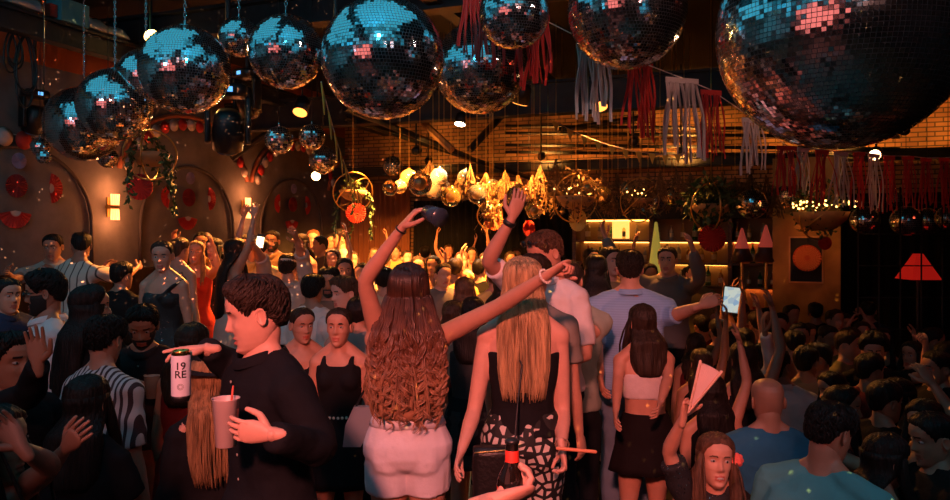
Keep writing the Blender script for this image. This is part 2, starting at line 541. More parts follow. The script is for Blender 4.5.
    for i, s in enumerate((1, -1)):
        sj, E, W = b.arm[i]; d = unit(W - E)
        if hand_d[i] is not None: d = unit(Mi[:3, :3] @ np.asarray(hand_d[i], float))
        n = V3(-s, -.2, 0) if hand_n[i] is None else Mi[:3, :3] @ np.asarray(hand_n[i], float)
        if hand_n[i] is None and abs(unit(n) @ d) > .8: n = V3(0, -1, -.5)
        b.hand.append(add_hand(o, W, d, n, s, (.90 if b.fem else 1.) * hsize * H / 1.72, hands[i], q, curls=curlset[i], thumb=thumb))
    for s, lg in zip((1, -1), b.leg):
        an = lg[2]
        o.tube([an + V3(0, .03, -.02), an + V3(0, -.04, -.035), an + V3(0, -.13, -.045)], [[.03, .025], [.036, .024], [.035, .016]], 10, up=(0, 0, 1))
    hm = hairm(hair[1])
    add_head(o, Mh, q, b.fem, beard, mouth, eyes)
    lipc = mat('lips_' + tone, tuple(c * k_ for c, k_ in zip(SKINS[tone], (.85, .48, .50))), .35)
    ob = o.build('person', [skin(tone), lipc, mat('brow_' + hair[1], HAIRS[hair[1]], .7), mat('eye_white', (.42, .38, .36), .3), mat('iris', (.03, .018, .012), .15)], None, Mw)
    tag(ob, label, 'person', group); b.ob = ob; b.q = q; b.Mw = Mw
    # ---- shoes
    sm = cloth(shoes)
    for s, lg in zip((1, -1), b.leg):
        an = lg[2]; m_ = MB(); z = .045 * H
        G = []; an_ = np.arange(12) / 12 * 2 * PI
        for (y, w, hgt) in ((.055, .018, .03), (.045, .033, .06), (.0, .036, .085), (-.05, .040, .07), (-.10, .044, .052), (-.15, .038, .040), (-.18, .018, .025)):
            c = an + V3(0, y, -z)
            G.append(np.stack([c[0] + w * np.cos(an_), np.full(12, c[1]), .002 + np.maximum(0, hgt * .5 + hgt * .5 * np.sin(an_) * 1.0)], -1))
        m_.loft(G); m_.build('shoe', sm, ob, None).matrix_parent_inverse = Matrix()
    dress_up(b, top, bottom)
    make_hair(b, hair, hairlen)
    if extra: extra(b)
    return b


def child(b, mb, name, m, label=None, par=None):
    o = mb.build(name, m, par or b.ob); o.matrix_parent_inverse = Matrix()
    if label: o['label'] = label
    return o


def garment(b, rings=None, sleeves=None, legs=None, o=.012, name='shirt', m=None, extra_fn=None, loose=.008, fold=None, sf=0.):
    mb = MB()
    if rings is not None: mb.loft(rings)
    if sleeves:
        for i, a1 in enumerate(sleeves if isinstance(sleeves, (tuple, list)) else (sleeves, sleeves)):
            if a1 <= 0: continue
            limb(mb, b.arm[i], b.AR, o + .003, 0.0, a1, 16, flare=sf)
            mb.sphere(b.arm[i][0], .034 * b.H * (.9 if b.fem else 1) * b.bulk + o, 12)
            s_ = (1, -1)[i]
            if rings is not None: mb.tube([b.spine(.842) + V3(s_ * .028 * b.H, .008 * b.H, 0), b.spine(.828) + V3(s_ * .050 * b.H, .008 * b.H, 0), b.arm[i][0] + V3(0, 0, .004)], [.026 * b.H, .032 * b.H * b.bulk, .036 * b.H * b.bulk * (.92 if b.fem else 1)], 10)
            if rings is not None:       # shoulder yoke, so that the garment joins its sleeves
                mb.tube([b.spine(.80) + V3(0, 0, -.0), b.arm[i][0] + V3(0, 0, -.012)], [[.05 * b.H, .045 * b.H], [.036 * b.H, .034 * b.H]], 12, up=(0, 1, 0))
    if legs:
        for i in (0, 1): limb(mb, b.leg[i], b.LR, o + .002, -.05, legs, 16, flare=loose)
    if sleeves and rings is not None: mb.sphere(b.spine(.826) + V3(0, .004 * b.H, 0), (.060 * b.H, .046 * b.H, .026 * b.H), 14)
    if extra_fn: extra_fn(mb)
    vox = {3: .009, 2: .010, 1: .014, 0: .021}[b.q]
    v, f = remesh(mb, vox, 3 if b.q else 2, disp=fold if b.q > 0 else None)
    g = MB(); g.add(v, f)
    return child(b, g, name, m)


def dress_up(b, top, bottom):
    H = b.H; fold = (.012, 7, 4)
    if bottom:
        kd, col = bottom[0], bottom[1]
        m = col if not isinstance(col, tuple) else cloth(col)
        wz = .60 if b.fem else .585
        if kd in ('trousers', 'shorts', 'leggings'):
            def ex(mb):
                for s in (-1, 1): mb.sphere(V3(s * .045 * H, .034 * H, .495 * H), (.050 * H + .012, .046 * H + .010, .052 * H + .01), 14)
            gb = garment(b, torso_rings(b, .46, wz, .010, 22), legs={'trousers': 1.95, 'leggings': 1.95, 'shorts': .42}[kd], name=kd if kd != 'leggings' else 'trousers', m=m, extra_fn=ex, loose=.022 if kd == 'trousers' else .008, fold=(.007, 9, 7), o=.010)
            if len(bottom) > 2 and bottom[2]:
                mb = MB(); G = torso_rings(b, wz - .022, wz + .002, .016, 24); mb.loft(G); child(b, mb, 'waistband', m, par=gb)
        elif kd == 'skirt':
            z1 = bottom[2] if len(bottom) > 2 else .40; fl = bottom[3] if len(bottom) > 3 else .06
            skirt(b, wz + .01, z1, fl, m, 'skirt')
    if top:
        kd, col = top[0], top[1]
        m = col if not isinstance(col, tuple) else cloth(col)
        if kd in ('shirt', 'tee', 'polo', 'longtee'):
            sl = {'shirt': 1.97, 'tee': .62, 'polo': .55, 'longtee': 1.9}[kd]
            if len(top) > 2: sl = top[2]
            def ex(mb):
                if not b.fem: return
                for s in (-1, 1): mb.sphere(b.spine(.735) + V3(s * .043 * H, -.040 * H, 0), (.034 * H + .012, .033 * H + .01, .036 * H + .012), 12)
            fr = .016 if not b.fem else .006
            gs = garment(b, torso_rings(b, .515, .838 if not b.fem else .822, .013, 24, flare=fr), sleeves=sl, name='shirt', m=m, fold=(.012, 6, 9), extra_fn=ex, sf=.012 if kd != 'shirt' else .004)
            if kd in ('shirt', 'polo') and b.q >= 1:      # collar
                mb = MB(); G = []
                nr = .037 * H; an = np.arange(24) / 24 * 2 * PI
                c = b.spine(.845) * .75 + b.hc * .25
                for (dz, rr) in ((-.012, 1.30), (.008, 1.16), (.022, 1.12), (.022, 1.20), (.002, 1.40), (-.014, 1.42)):
                    fr_ = -np.sin(an)      # front is -y
                    G.append(np.stack([c[0] + nr * rr * np.cos(an), c[1] + .004 + nr * (rr + .12) * np.sin(an), c[2] - .03 + dz - .028 * np.maximum(0, fr_) ** 2 + 0 * an], -1))
                mb.loft(G, cap=False); child(b, mb, 'collar', m, par=gs)
            if kd == 'shirt' and b.q >= 2:
                mb = MB()
                for zf in np.linspace(.56, .80, 6):
                    p = b.spine(zf); dd = np.interp(zf, [t[0] for t in TOR_M], [t[2] for t in TOR_M]) * H * b.bulk + .022
                    mb.sphere(p + V3(0, -dd, 0), (.0055, .003, .0055), 8)
                for i in (0, 1):
                    pass
                child(b, mb, 'shirt_buttons', mat('button', (.25, .22, .2), .3), par=gs)
        elif kd in ('tank', 'strapless', 'crop', 'dress', 'longdress', 'oneshoulder', 'halter'):
            z1 = {'tank': .795, 'strapless': .755, 'crop': .76, 'dress': .79, 'longdress': .79, 'oneshoulder': .765, 'halter': .78}[kd]
            z0 = {'tank': .53, 'strapless': .575, 'crop': .66, 'dress': .50, 'longdress': .50, 'oneshoulder': .50, 'halter': .56}[kd]
            if len(top) > 2 and top[2]: z0 = top[2]
            def ex(mb):
                for s in (-1, 1):
                    if b.fem: mb.sphere(b.spine(.735) + V3(s * .043 * H, -.040 * H, 0), (.034 * H + .009, .033 * H + .008, .034 * H + .009), 12)
                    if kd in ('tank', 'dress', 'longdress', 'halter'):
                        x = s * .052 * H
                        pts = [b.spine(.77) + V3(x, -.05 * H, 0), b.spine(.80) + V3(x, -.045 * H, 0), b.spine(.822) + V3(x * .95, -.012 * H, .004), b.spine(.81) + V3(x * .98, .038 * H, 0), b.spine(.77) + V3(x, .052 * H, 0)]
                        mb.tube(pts, [[.022, .012]] * 5, 8, up=(0, 0, 1))
                if kd == 'oneshoulder':
                    x = .06 * H
                    mb.tube([b.spine(.75) + V3(x * .3, -.05 * H, 0), b.spine(.79) + V3(x, -.04 * H, 0), b.arm[0][0] + V3(-.02, 0, .03), b.spine(.79) + V3(x, .04 * H, 0), b.spine(.75) + V3(x * .3, .05 * H, 0)], [[.05, .016]] * 5, 10, up=(0, 0, 1))
            garment(b, torso_rings(b, z0, z1, .009, 24), name='top' if kd not in ('dress', 'longdress', 'oneshoulder') else 'bodice', m=m, extra_fn=ex, fold=(.006, 9, 8))
            if kd == 'dress': skirt(b, .56, .34, .05, m, 'skirt')
            if kd in ('longdress', 'oneshoulder'): skirt(b, .56, .06, .06, m, 'skirt')


def skirt(b, z0, z1, flare, m, name):
    H = b.H; G = []; k = 36; an = np.arange(k) / k * 2 * PI
    for u in np.linspace(0, 1, 10):
        z = z0 + (z1 - z0) * u; zz = max(z, .50)
        tb = TOR_F
        w = np.interp(zz, [t[0] for t in tb], [t[1] for t in tb]) * H * b.bulk + .014 + (flare * max(0, .5 - z) * 3 if flare < .5 else flare * u)
        d = np.interp(zz, [t[0] for t in tb], [t[2] for t in tb]) * H * b.bulk + .022 + (flare * max(0, .5 - z) * 3 if flare < .5 else flare * u)
        rip = 1 + .05 * u * np.sin(an * 9 + 1.3) + .03 * u * np.sin(an * 5)
        c = b.spine(max(z, .5)) if z > .5 else V3(0, .012, z * H)
        G.append(np.stack([c[0] + w * rip * np.cos(an), c[1] + .004 + d * rip * np.sin(an), np.full(k, z * H)], -1))
    mb = MB(); inner = [(g - g.mean(0)) * [.97, .97, 1] + g.mean(0) for g in G[::-1]]
    mb.loft(G + inner, cap=False)
    child(b, mb, name, m)


# ---- hair
def cap_pt(TH, Z, T, hl, female, rough=1., seed=0., flow=1.):
    X, Y = head_pt(TH, Z, female, feats=0.)
    a = np.abs(((TH + PI) % (2 * PI)) - PI)
    zl = np.interp(a, [0, .5, .85, 1.1, 1.28, 1.5, 1.9, 2.4, PI], hl)
    m = sstep((Z - zl) / .022)
    nz = np.array([noise.noise((t * 9 + seed, z_ * 14, seed)) + .6 * noise.noise((t * 21, z_ * 9 + seed, 3)) for t, z_ in zip(TH.ravel(), Z.ravel())]).reshape(TH.shape)
    off = -.010 + (T * (1 + .25 * np.cos(TH) * (Z > .05)) + .010) * m + rough * .006 * nz * m
    p = np.stack([X, Y, Z], -1); dr = p - np.array([0, .008, .0]); dr /= np.linalg.norm(dr, axis=-1)[..., None]
    return p + dr * off[..., None]


HL_S = [.074, .072, .055, .030, .000, .022, .006, -.045, -.062]
HL_L = [.080, .074, .052, .020, -.010, -.03, -.05, -.07, -.08]
HL_B = [.082, .079, .062, .036, .010, .018, .004, -.050, -.070]
HL_BUZZ = [.080, .080, .062, .035, .004, .03, .01, -.04, -.055]


def add_cap(mb, b, T, hl, rough=1., n=None):
    nt, nz = n or {3: (96, 60), 2: (72, 44), 1: (44, 28), 0: (24, 16)}[b.q]
    th = np.arange(nt) / nt * 2 * PI; z = np.linspace(-.085, .1205, nz)
    TH, Z = np.meshgrid(th, z)
    G = cap_pt(TH, Z, T, hl, b.fem, rough, seed=b.H * 13 + b.hc[0] * 3)
    h = MB(); h.loft(G, True); h.xform(b.Mh)
    off = mb.n; mb.v += h.v; mb.f += [(f + off, m, s_) for f, m, s_ in h.f]; mb.n += h.n


def add_tufts(mb, b, T, hl, n, ln, lift, fwd=0.):
    """short locks lying over the cap of hair"""
    rg = np.random.default_rng(int(b.H * 1000)); th = rg.uniform(-PI, PI, n * 3); z = rg.uniform(-.03, .117, n * 3)
    zl = np.interp(np.abs(th), [0, .5, .85, 1.1, 1.28, 1.5, 1.9, 2.4, PI], hl); k = z > zl + .022; th, z = th[k][:n], z[k][:n]; m = len(th)
    dt = rg.normal(0, .22, m) - fwd * np.sin(th) * .5; rows = []
    for u in (0, .35, .7, 1.):
        rows.append(cap_pt((th + dt * u)[None], np.maximum(z - ln * u, -.06)[None], T + lift * math.sin(u * 2.6) + .002, hl, b.fem, 0.)[0])
    R_ = np.stack(rows, 1) @ b.Mh[:3, :3].T + b.Mh[:3, 3]
    for i in range(m): mb.tube(R_[i], [.0022, .0040, .0034, .0010], 4, cap='flat')


def hair_shell(b, L, wide=1., drape=.06, depth=.05):
    """returns function (phi, s) -> local point on the hanging hair; s 0 crown .. 1 tip"""
    zt = b.hc[2] + .118 * b.hs; ze = b.hc[2] - .02; zb = b.hc[2] - L
    tot = zt - zb

    def f(phi, s, grow=0.):
        z = zt - s * tot
        zr = (z - b.hc[2]) / b.hs
        if zr > -.02:
            x, y = head_pt(np.array(phi), np.array(min(zr, .1195)), True, 0.)
            k = 1.15 + grow * 8
            w1 = max(0, min(1, (.06 - zr) / .08))
            return V3(b.hc[0] + float(x) * b.hs * k * (1 + .10 * w1), b.hc[1] + (float(y) * k - 0) * b.hs, z + .010 * min(1, max(0, zr * 9)))
        u = min(1, (-.02 - zr) * b.hs / max(.01, (L - .02)))
        # ellipse hanging behind
        w = (.083 + (.115 * wide - .083) * min(1, u * 3)) * (1 - .22 * max(0, u - .7) / .3) + grow
        dpt = .088 * (1 - min(1, u * 4)) + depth * min(1, u * 4) + grow
        bk = b.spine(max(.5, min(.84, z / b.H)))
        cy = (b.hc[1] + .0) * (1 - min(1, u * 4)) + (bk[1] + .085 * (b.H / 1.7)) * min(1, u * 4)
        cx = b.hc[0] * (1 - u) + bk[0] * u
        return V3(cx + w * math.sin(phi), cy - dpt * math.cos(phi), z)
    return f


def curl_mat(b):
    """dark roots turning to warm brown lengths: the dye of the hair, strand to strand variation"""
    m = mat('hair_balayage', (.1, .05, .03), .42); nt = m.node_tree; bs = nt.nodes['Principled BSDF']
    tc = nt.nodes.new('ShaderNodeTexCoord'); sp = nt.nodes.new('ShaderNodeSeparateXYZ'); nt.links.new(tc.outputs['Object'], sp.inputs[0])
    n = nt.nodes.new('ShaderNodeTexNoise'); n.inputs['Scale'].default_value = 22; nt.links.new(tc.outputs['Object'], n.inputs['Vector'])
    mr = nt.nodes.new('ShaderNodeMapRange'); nt.links.new(sp.outputs['Z'], mr.inputs[0]); mr.inputs[1].default_value = b.H - .08; mr.inputs[2].default_value = b.H - .62; mr.inputs[3].default_value = -.12; mr.inputs[4].default_value = .62
    ad = nt.nodes.new('ShaderNodeMath'); ad.operation = 'MULTIPLY_ADD'; nt.links.new(n.outputs['Fac'], ad.inputs[0]); ad.inputs[1].default_value = .55; nt.links.new(mr.outputs[0], ad.inputs[2])
    r = nt.nodes.new('ShaderNodeValToRGB'); nt.links.new(ad.outputs[0], r.inputs[0])
    r.color_ramp.elements[0].position = .15; r.color_ramp.elements[0].color = (.030, .014, .009, 1); r.color_ramp.elements[1].position = .95; r.color_ramp.elements[1].color = (.42, .21, .11, 1)
    e = r.color_ramp.elements.new(.55); e.color = (.17, .065, .035, 1)
    nt.links.new(r.outputs[0], bs.inputs['Base Color']); return m


def make_hair(b, hair, L):
    st, colr = hair; hm = hairm(colr)
    mb = MB()
    if st == 'bald': return
    if st == 'buzz': add_cap(mb, b, .003, HL_BUZZ, .2)
    elif st == 'short':
        add_cap(mb, b, .010, HL_S, 1.5)
        if b.q > 1: add_tufts(mb, b, .010, HL_S, 420, .030, .004)
    elif st == 'quiff':
        hl = list(HL_S); add_cap(mb, b, .014, hl, 2.6); add_tufts(mb, b, .014, hl, 700, .034, .008, 1.)
    elif st == 'curlyshort': add_cap(mb, b, .034, HL_S, 5.)
    elif st in ('bun', 'pony'):
        add_cap(mb, b, .009, HL_B, .8)
        c = (b.Mh @ np.array([0, .105, .055, 1]))[:3]
        if st == 'bun': mb.sphere(c, .04, 14)
        else:
            pts = [c, c + V3(0, .05, .0), c + V3(0, .08, -.08), c + V3(0, .07, -.2), c + V3(0, .05, -.3)]
            mb.tube(pts, [.02, .03, .034, .028, .008], 10)
    elif st == 'afro':
        c = (b.Mh @ np.array([0, .025, .04, 1]))[:3]
        m2 = MB(); m2.sphere(c, (.125, .12, .12), 20)
        v, f = remesh(m2, .012, 1, disp=(.02, 30, 30)); mb.add(v, f); add_cap(mb, b, .02, HL_S)
    elif st in ('long', 'wavy', 'bob'):
        if st == 'bob': L = .16
        add_cap(mb, b, .012, HL_L, 1.0)
        f = hair_shell(b, L, 1.0 if st != 'wavy' else 1.15)
        k = 40 if b.q > 1 else 26; n = 26 if b.q > 1 else 14; G = []
        for s in np.linspace(.16, 1, n):
            row = []
            for a in np.arange(k) / k * 2 * PI:
                ph = R(60) + (2 * PI - R(120)) * (a / PI if a < PI else (2 * PI - a) / PI)
                inner = a >= PI
                rid = .004 * math.sin(ph * 23 + 3 * math.sin(s * 5)) + .005 * noise.noise((ph * 4, s * 3, b.H * 9))
                if st == 'wavy': rid += .010 * math.sin(s * 26 + ph * 5) * min(1, s * 2)
                p = f(ph, s, rid - (.035 * min(1, s * 4) if inner else 0))
                if s > .93: p = p + (b.spine(.7) * [1, 1, 0] + V3(0, .09, p[2]) - p) * (s - .93) * 3
                row.append(p)
            G.append(row)
        mb.loft(G, True)
        if st != 'bob' and b.fem:       # locks falling in front of the shoulders
            for sg in (-1, 1):
                top_ = (b.Mh @ np.array([sg * .072, -.022, .03, 1]))[:3]; side_ = (b.Mh @ np.array([sg * .084, -.030, -.055, 1]))[:3]
                zf = (b.hc[2] - .22) / b.H; fy = b.spine(min(.83, zf))[1] - .058 * b.H
                p3 = V3(sg * .085 + b.spine(.8)[0], fy - .004, b.hc[2] - .22); p4 = V3(sg * .078 + b.spine(.8)[0], fy - .022, b.hc[2] - max(.27, min(L, .42)))
                mid = side_ * .5 + p3 * .5 + V3(sg * .004, -.006, 0)
                mb.tube([top_, side_, mid, p3, p4], [[.016, .020], [.022, .026], [.024, .022], [.024, .018], [.007, .007]], 14, up=(0, 1, .01))
                for q_ in range(10 if b.q > 1 else 4):
                    o_ = V3(*(np.random.default_rng(q_ + 50).normal(0, 1, 3) * [.012, .010, .0])); mb.tube([top_ + o_ * .6, side_ + o_ * 1.6, mid + o_ * 1.9, p3 + o_ * 1.8, p4 + o_ * 1.6 + V3(0, 0, -.02 * (q_ % 3))], [.004, .006, .006, .005, .002], 5)
    elif st in ('strands', 'curls'):
        add_cap(mb, b, .016, HL_L, .6)
        f = hair_shell(b, L, 0.92 if st == 'strands' else 1.26, depth=.05 if st == 'strands' else .065)
        rg = np.random.default_rng(3)
        # inner mass
        G = []
        for s in np.linspace(.15, .93, 24):
            G.append([f(R(62) + (2 * PI - R(124)) * (a / PI if a < PI else (2 * PI - a) / PI), s, -.012 - (.05 * min(1, s * 4) if a >= PI else 0)) for a in np.arange(36) / 36 * 2 * PI])
        mb.loft(G, True)
        if st == 'strands':
            for i in range(560):
                ph = R(62) + (2 * PI - R(124)) * rg.random(); layer = rg.random()
                end = (.90 + .10 * rg.random()) if layer < .6 else .55 + .42 * rg.random()
                gr = .001 + .010 * rg.random(); p0 = rg.random() * 6.28; th0 = .0020 + .0028 * rg.random()
                s0 = .015 + .05 * rg.random(); dph = .25 * (rg.random() - .5); pts = []; rr = []
                for s in np.linspace(s0, end, 26):
                    q_ = (s - s0) / (end - s0); p = f(ph + dph * q_, s, gr * min(1, s * 5)) + V3(.003 * math.sin(s * 9 + p0), .003 * math.cos(s * 7 + p0), 0)
                    pts.append(p); rr.append(th0 * (1 - .65 * max(0, q_ - .6) / .4) * (1 if s > .05 else .6))
                mb.tube(pts, np.array(rr), 4, cap='flat')
        else:
            for cl in range(150):           # ringlets, each a bundle of strands on one loose helix
                ph = R(58) + (2 * PI - R(116)) * rg.random(); layer = rg.random(); end = .66 + .36 * rg.random()
                gr = -.004 + .026 * layer; fr = 5.0 + 4.5 * rg.random(); p0 = rg.random() * 6.28; sg = 1 if rg.random() > .5 else -1
                s0 = .015 + .04 * rg.random(); dph = .5 * (rg.random() - .5); amp = .010 + .013 * rg.random(); start = .18 + .2 * rg.random()
                for k_ in range(6):
                    dp = rg.normal(0, .05); da = rg.normal(0, .35); dr = rg.normal(0, .003); e2 = end - .06 * rg.random(); th0 = .0028 + .0022 * rg.random()
                    pts = []; rr = []
                    for s in np.linspace(s0, e2, 60):
                        q_ = (s - s0) / (e2 - s0); p = f(ph + dph * q_ + dp * (1 - .5 * q_), s, (gr + dr) * min(1, s * 5))
                        A = amp * max(0, min(1, (s - start) / .35)); an = fr * 6.28 * s * (1 + .25 * math.sin(s * 5 + p0)) + p0 + da
                        p = p + V3(math.cos(an) * A, math.sin(an) * A * .9 * sg, 0)
                        pts.append(p); rr.append(th0 * (1 - .7 * max(0, q_ - .75) / .25) * (1 if s > .05 else .6))
                    mb.tube(pts, np.array(rr), 4, cap='flat')
            hm = curl_mat(b)
    if mb.n: child(b, mb, 'hair', hm)
# ------------------------------------------------------------------ room shell
def S(name, mb, m, label=None):
    o = mb.build(name, m); tag(o, label, None, None, 'structure'); return o


def rbox(mb, s0, s1, t0, t1, z0, z1, m=0):
    mb.box((s0, t0, z0), (s1, t1, z1), m, f=lambda s, t, z: RM(s, t, z))


def room_coords(nt):
    """object coordinates turned into the room's own axes"""
    tc = nt.nodes.new('ShaderNodeTexCoord'); mp = nt.nodes.new('ShaderNodeMapping')
    mp.inputs['Rotation'].default_value = (0, 0, R(20)); nt.links.new(tc.outputs['Object'], mp.inputs['Vector'])
    return mp.outputs['Vector']


def wall_material():
    m = mat('plaster', (.30, .27, .25), .85); nt = m.node_tree; b = nt.nodes['Principled BSDF']
    tc = nt.nodes.new('ShaderNodeTexCoord'); sp = nt.nodes.new('ShaderNodeSeparateXYZ'); nt.links.new(tc.outputs['Object'], sp.inputs[0])
    n = nt.nodes.new('ShaderNodeTexNoise'); n.inputs['Scale'].default_value = 1.3; n.inputs['Detail'].default_value = 8; n.inputs['Roughness'].default_value = .65
    nt.links.new(tc.outputs['Object'], n.inputs['Vector'])
    r = nt.nodes.new('ShaderNodeValToRGB'); r.color_ramp.elements[0].position = .3; r.color_ramp.elements[1].position = .72
    r.color_ramp.elements[0].color = (.12, .11, .10, 1); r.color_ramp.elements[1].color = (.29, .26, .24, 1)
    nt.links.new(n.outputs['Fac'], r.inputs[0])
    def band(z, col, prev, less):
        g = nt.nodes.new('ShaderNodeMath'); g.operation = 'LESS_THAN' if less else 'GREATER_THAN'; g.inputs[1].default_value = z
        nt.links.new(sp.outputs['Z'], g.inputs[0])
        mx = nt.nodes.new('ShaderNodeMix'); mx.data_type = 'RGBA'; nt.links.new(g.outputs[0], mx.inputs[0]); nt.links.new(prev, mx.inputs[6])
        mx.inputs[7].default_value = (*col, 1); return mx.outputs[2]
    o = band(3.98, (.45, .13, .05), r.outputs[0], False)
    nt.links.new(o, b.inputs['Base Color'])
    bp = nt.nodes.new('ShaderNodeBump'); bp.inputs['Strength'].default_value = .3; nt.links.new(n.outputs['Fac'], bp.inputs['Height']); nt.links.new(bp.outputs['Normal'], b.inputs['Normal'])
    return m


def brick_material():
    m = mat('brick', (.4, .2, .1), .85); nt = m.node_tree; b = nt.nodes['Principled BSDF']
    tc = nt.nodes.new('ShaderNodeTexCoord')
    mp = nt.nodes.new('ShaderNodeMapping'); mp.inputs['Rotation'].default_value = (R(90), 0, R(0))
    r1 = nt.nodes.new('ShaderNodeMapping'); r1.inputs['Rotation'].default_value = (0, 0, R(20)); nt.links.new(tc.outputs['Object'], r1.inputs['Vector'])
    sp = nt.nodes.new('ShaderNodeSeparateXYZ'); nt.links.new(r1.outputs['Vector'], sp.inputs[0])
    cb = nt.nodes.new('ShaderNodeCombineXYZ'); nt.links.new(sp.outputs['X'], cb.inputs['X']); nt.links.new(sp.outputs['Z'], cb.inputs['Y'])
    br = nt.nodes.new('ShaderNodeTexBrick'); br.inputs['Scale'].default_value = 1.0; br.inputs['Brick Width'].default_value = .22; br.inputs['Row Height'].default_value = .070
    br.inputs['Mortar Size'].default_value = .010
    br.inputs['Color1'].default_value = (.42, .20, .10, 1); br.inputs['Color2'].default_value = (.60, .33, .16, 1); br.inputs['Mortar'].default_value = (.14, .09, .06, 1)
    nt.links.new(cb.outputs[0], br.inputs['Vector'])
    n = nt.nodes.new('ShaderNodeTexNoise'); n.inputs['Scale'].default_value = 1.5; nt.links.new(tc.outputs['Object'], n.inputs['Vector'])
    mr = nt.nodes.new('ShaderNodeMapRange'); nt.links.new(n.outputs['Fac'], mr.inputs[0]); mr.inputs[1].default_value = .35; mr.inputs[2].default_value = .65; mr.inputs[3].default_value = .45; mr.inputs[4].default_value = 1.2
    mx = nt.nodes.new('ShaderNodeVectorMath'); mx.operation = 'SCALE'; nt.links.new(br.outputs['Color'], mx.inputs[0]); nt.links.new(mr.outputs[0], mx.inputs['Scale'])
    nt.links.new(mx.outputs[0], b.inputs['Base Color'])
    bp = nt.nodes.new('ShaderNodeBump'); bp.inputs['Strength'].default_value = .5; bp.invert = True; nt.links.new(br.outputs['Fac'], bp.inputs['Height']); nt.links.new(bp.outputs['Normal'], b.inputs['Normal'])
    return m


def plank_material():
    m = mat('floorboards', (.06, .035, .02), .4, noise_amt=.4, nscale=3, stretch=(1, 8, 1)); return m


M_WALL = wall_material(); M_BRICK = brick_material(); M_FLOOR = plank_material()
M_DARK = mat('charcoal_paint', (.012, .011, .011), .7, noise_amt=.3, nscale=4)
M_CEIL = mat('ceiling_paint', (.018, .017, .018), .85, noise_amt=.4, nscale=1.2)
M_STEEL = mat('painted_steel', (.020, .022, .025), .55, metal=.0, noise_amt=.3, nscale=9)
M_WAINS = mat('dark_panelling', (.035, .016, .010), .5, noise_amt=.4, nscale=5, stretch=(6, 6, 1))
M_BRASS = mat('brass', (.75, .48, .16), .28, metal=1., noise_amt=.15, nscale=9)
M_WOOD = mat('bar_wood', (.16, .07, .03), .35, noise_amt=.4, nscale=4, stretch=(1, 1, 8))
M_BLACK = mat('black_plastic', (.012, .012, .013), .4)
M_DRAPE = mat('black_drape', (.006, .005, .005), .95)
M_CHROME = mat('chrome', (.8, .8, .82), .12, metal=1.)
M_MIRROR = mat('mirror_tile', (.92, .93, .95), .11, metal=1.)
M_CORE = mat('ball_core', (.30, .30, .33), .4)
M_RED = mat('red_tissue', (.62, .035, .025), .7, bump=.2, bscale=40)
M_WHITE = mat('white_tissue', (.70, .58, .52), .7, bump=.2, bscale=40)
M_LEAF = mat('leaf_green', (.05, .10, .03), .5, noise_amt=.5, nscale=30)
M_DRY = mat('dried_flowers', (.20, .11, .04), .7, noise_amt=.4, nscale=30)
M_CLAY = mat('bowl_clay', (.55, .30, .12), .55, noise_amt=.2, nscale=12)
M_GLASS = mat('clear_glass', (.95, .93, .90), .02, trans=1.)

SMAX, TMAX = 19.5, 12.6
mb = MB(); rbox(mb, -.3, SMAX, 3.3, TMAX + .2, -.75, -.65); S('floor', mb, M_FLOOR)
# dance floor (0), wall tier (.35), stage riser (.2), pit (-.45)
mb = MB(); rbox(mb, 0, SMAX, 3.3, TMAX, -.65, -.45); S('floor_pit', mb, M_FLOOR)
mb = MB()
rbox(mb, 0, SMAX, 3.3, 6.1, -.449, 0)
rbox(mb, 10.2, SMAX, 6.1, 7.9, -.449, 0)
rbox(mb, 2.6, 10.2, 6.1, 6.9, -.449, 0)
S('floor_dance', mb, M_FLOOR)
mb = MB(); rbox(mb, 0, SMAX, -.2, 3.3, -.75, .35); S('floor_tier', mb, M_FLOOR)
mb = MB(); rbox(mb, -.3, SMAX + .2, -.2, TMAX + .2, CEIL, CEIL + .2); S('ceiling', mb, M_CEIL)
mb = MB(); rbox(mb, -.2, SMAX + .2, -.2, 0, .35, CEIL); S('wall_left', mb, M_WALL)
mb = MB(); rbox(mb, -.2, 0, 0, TMAX, -.45, CEIL); S('wall_back', mb, M_BRICK)
mb = MB(); rbox(mb, -.2, SMAX + .2, TMAX, TMAX + .2, -.65, CEIL); S('wall_right', mb, M_DARK)
mb = MB(); rbox(mb, SMAX, SMAX + .2, 0, TMAX, -.65, CEIL); S('wall_front', mb, M_CEIL)
mb = MB(); rbox(mb, 0, SMAX, 0.0, .06, .35, 1.60); rbox(mb, 0, SMAX, 0.0, .12, 1.60, 1.68); S('trim_1', mb, M_WAINS)

# arched mouldings of the left wall
def arch(sc, w, z0, zt, k=24, half=None):
    pts = [RM(sc - w, .03, z0)]
    for a in np.linspace(PI, 0, k): pts.append(RM(sc + w * math.cos(a) * 1.0, .03, zt - w * .9 + w * .9 * math.sin(a)))
    pts.append(RM(sc + w, .03, z0)); return pts
s_a, _, _ = LW(20, 185); s_b, _, _ = LW(190, 185); s_c, _, _ = LW(293, 185)
n_ = 2
M_MOULD = mat('moulding', (.10, .08, .07), .6)
for sc in (s_a, s_b, s_c, s_c - 2.35, s_a + 2.5):
    mb = MB(); mb.tube(arch(sc, .92, 1.7, 3.05), [[.022, .02]], 8, cap='flat') if False else mb.tube(arch(sc, .92, 1.7, 3.05), .022, 8, cap='flat')
    S('trim_%d' % n_, mb, M_MOULD); n_ += 1
# terracotta big arches and their relief line
for sc in (s_b, s_c - .1, s_c - 2.4):
    mb = MB(); pts = []
    for a in np.linspace(R(172), R(8), 26): pts.append(RM(sc + 1.27 * math.cos(a), .03, 2.80 + .95 * math.sin(a)))
    mb.tube(pts, .03, 8, cap='flat'); S('trim_%d' % n_, mb, mat('terracotta', (.45, .14, .06), .7)); n_ += 1


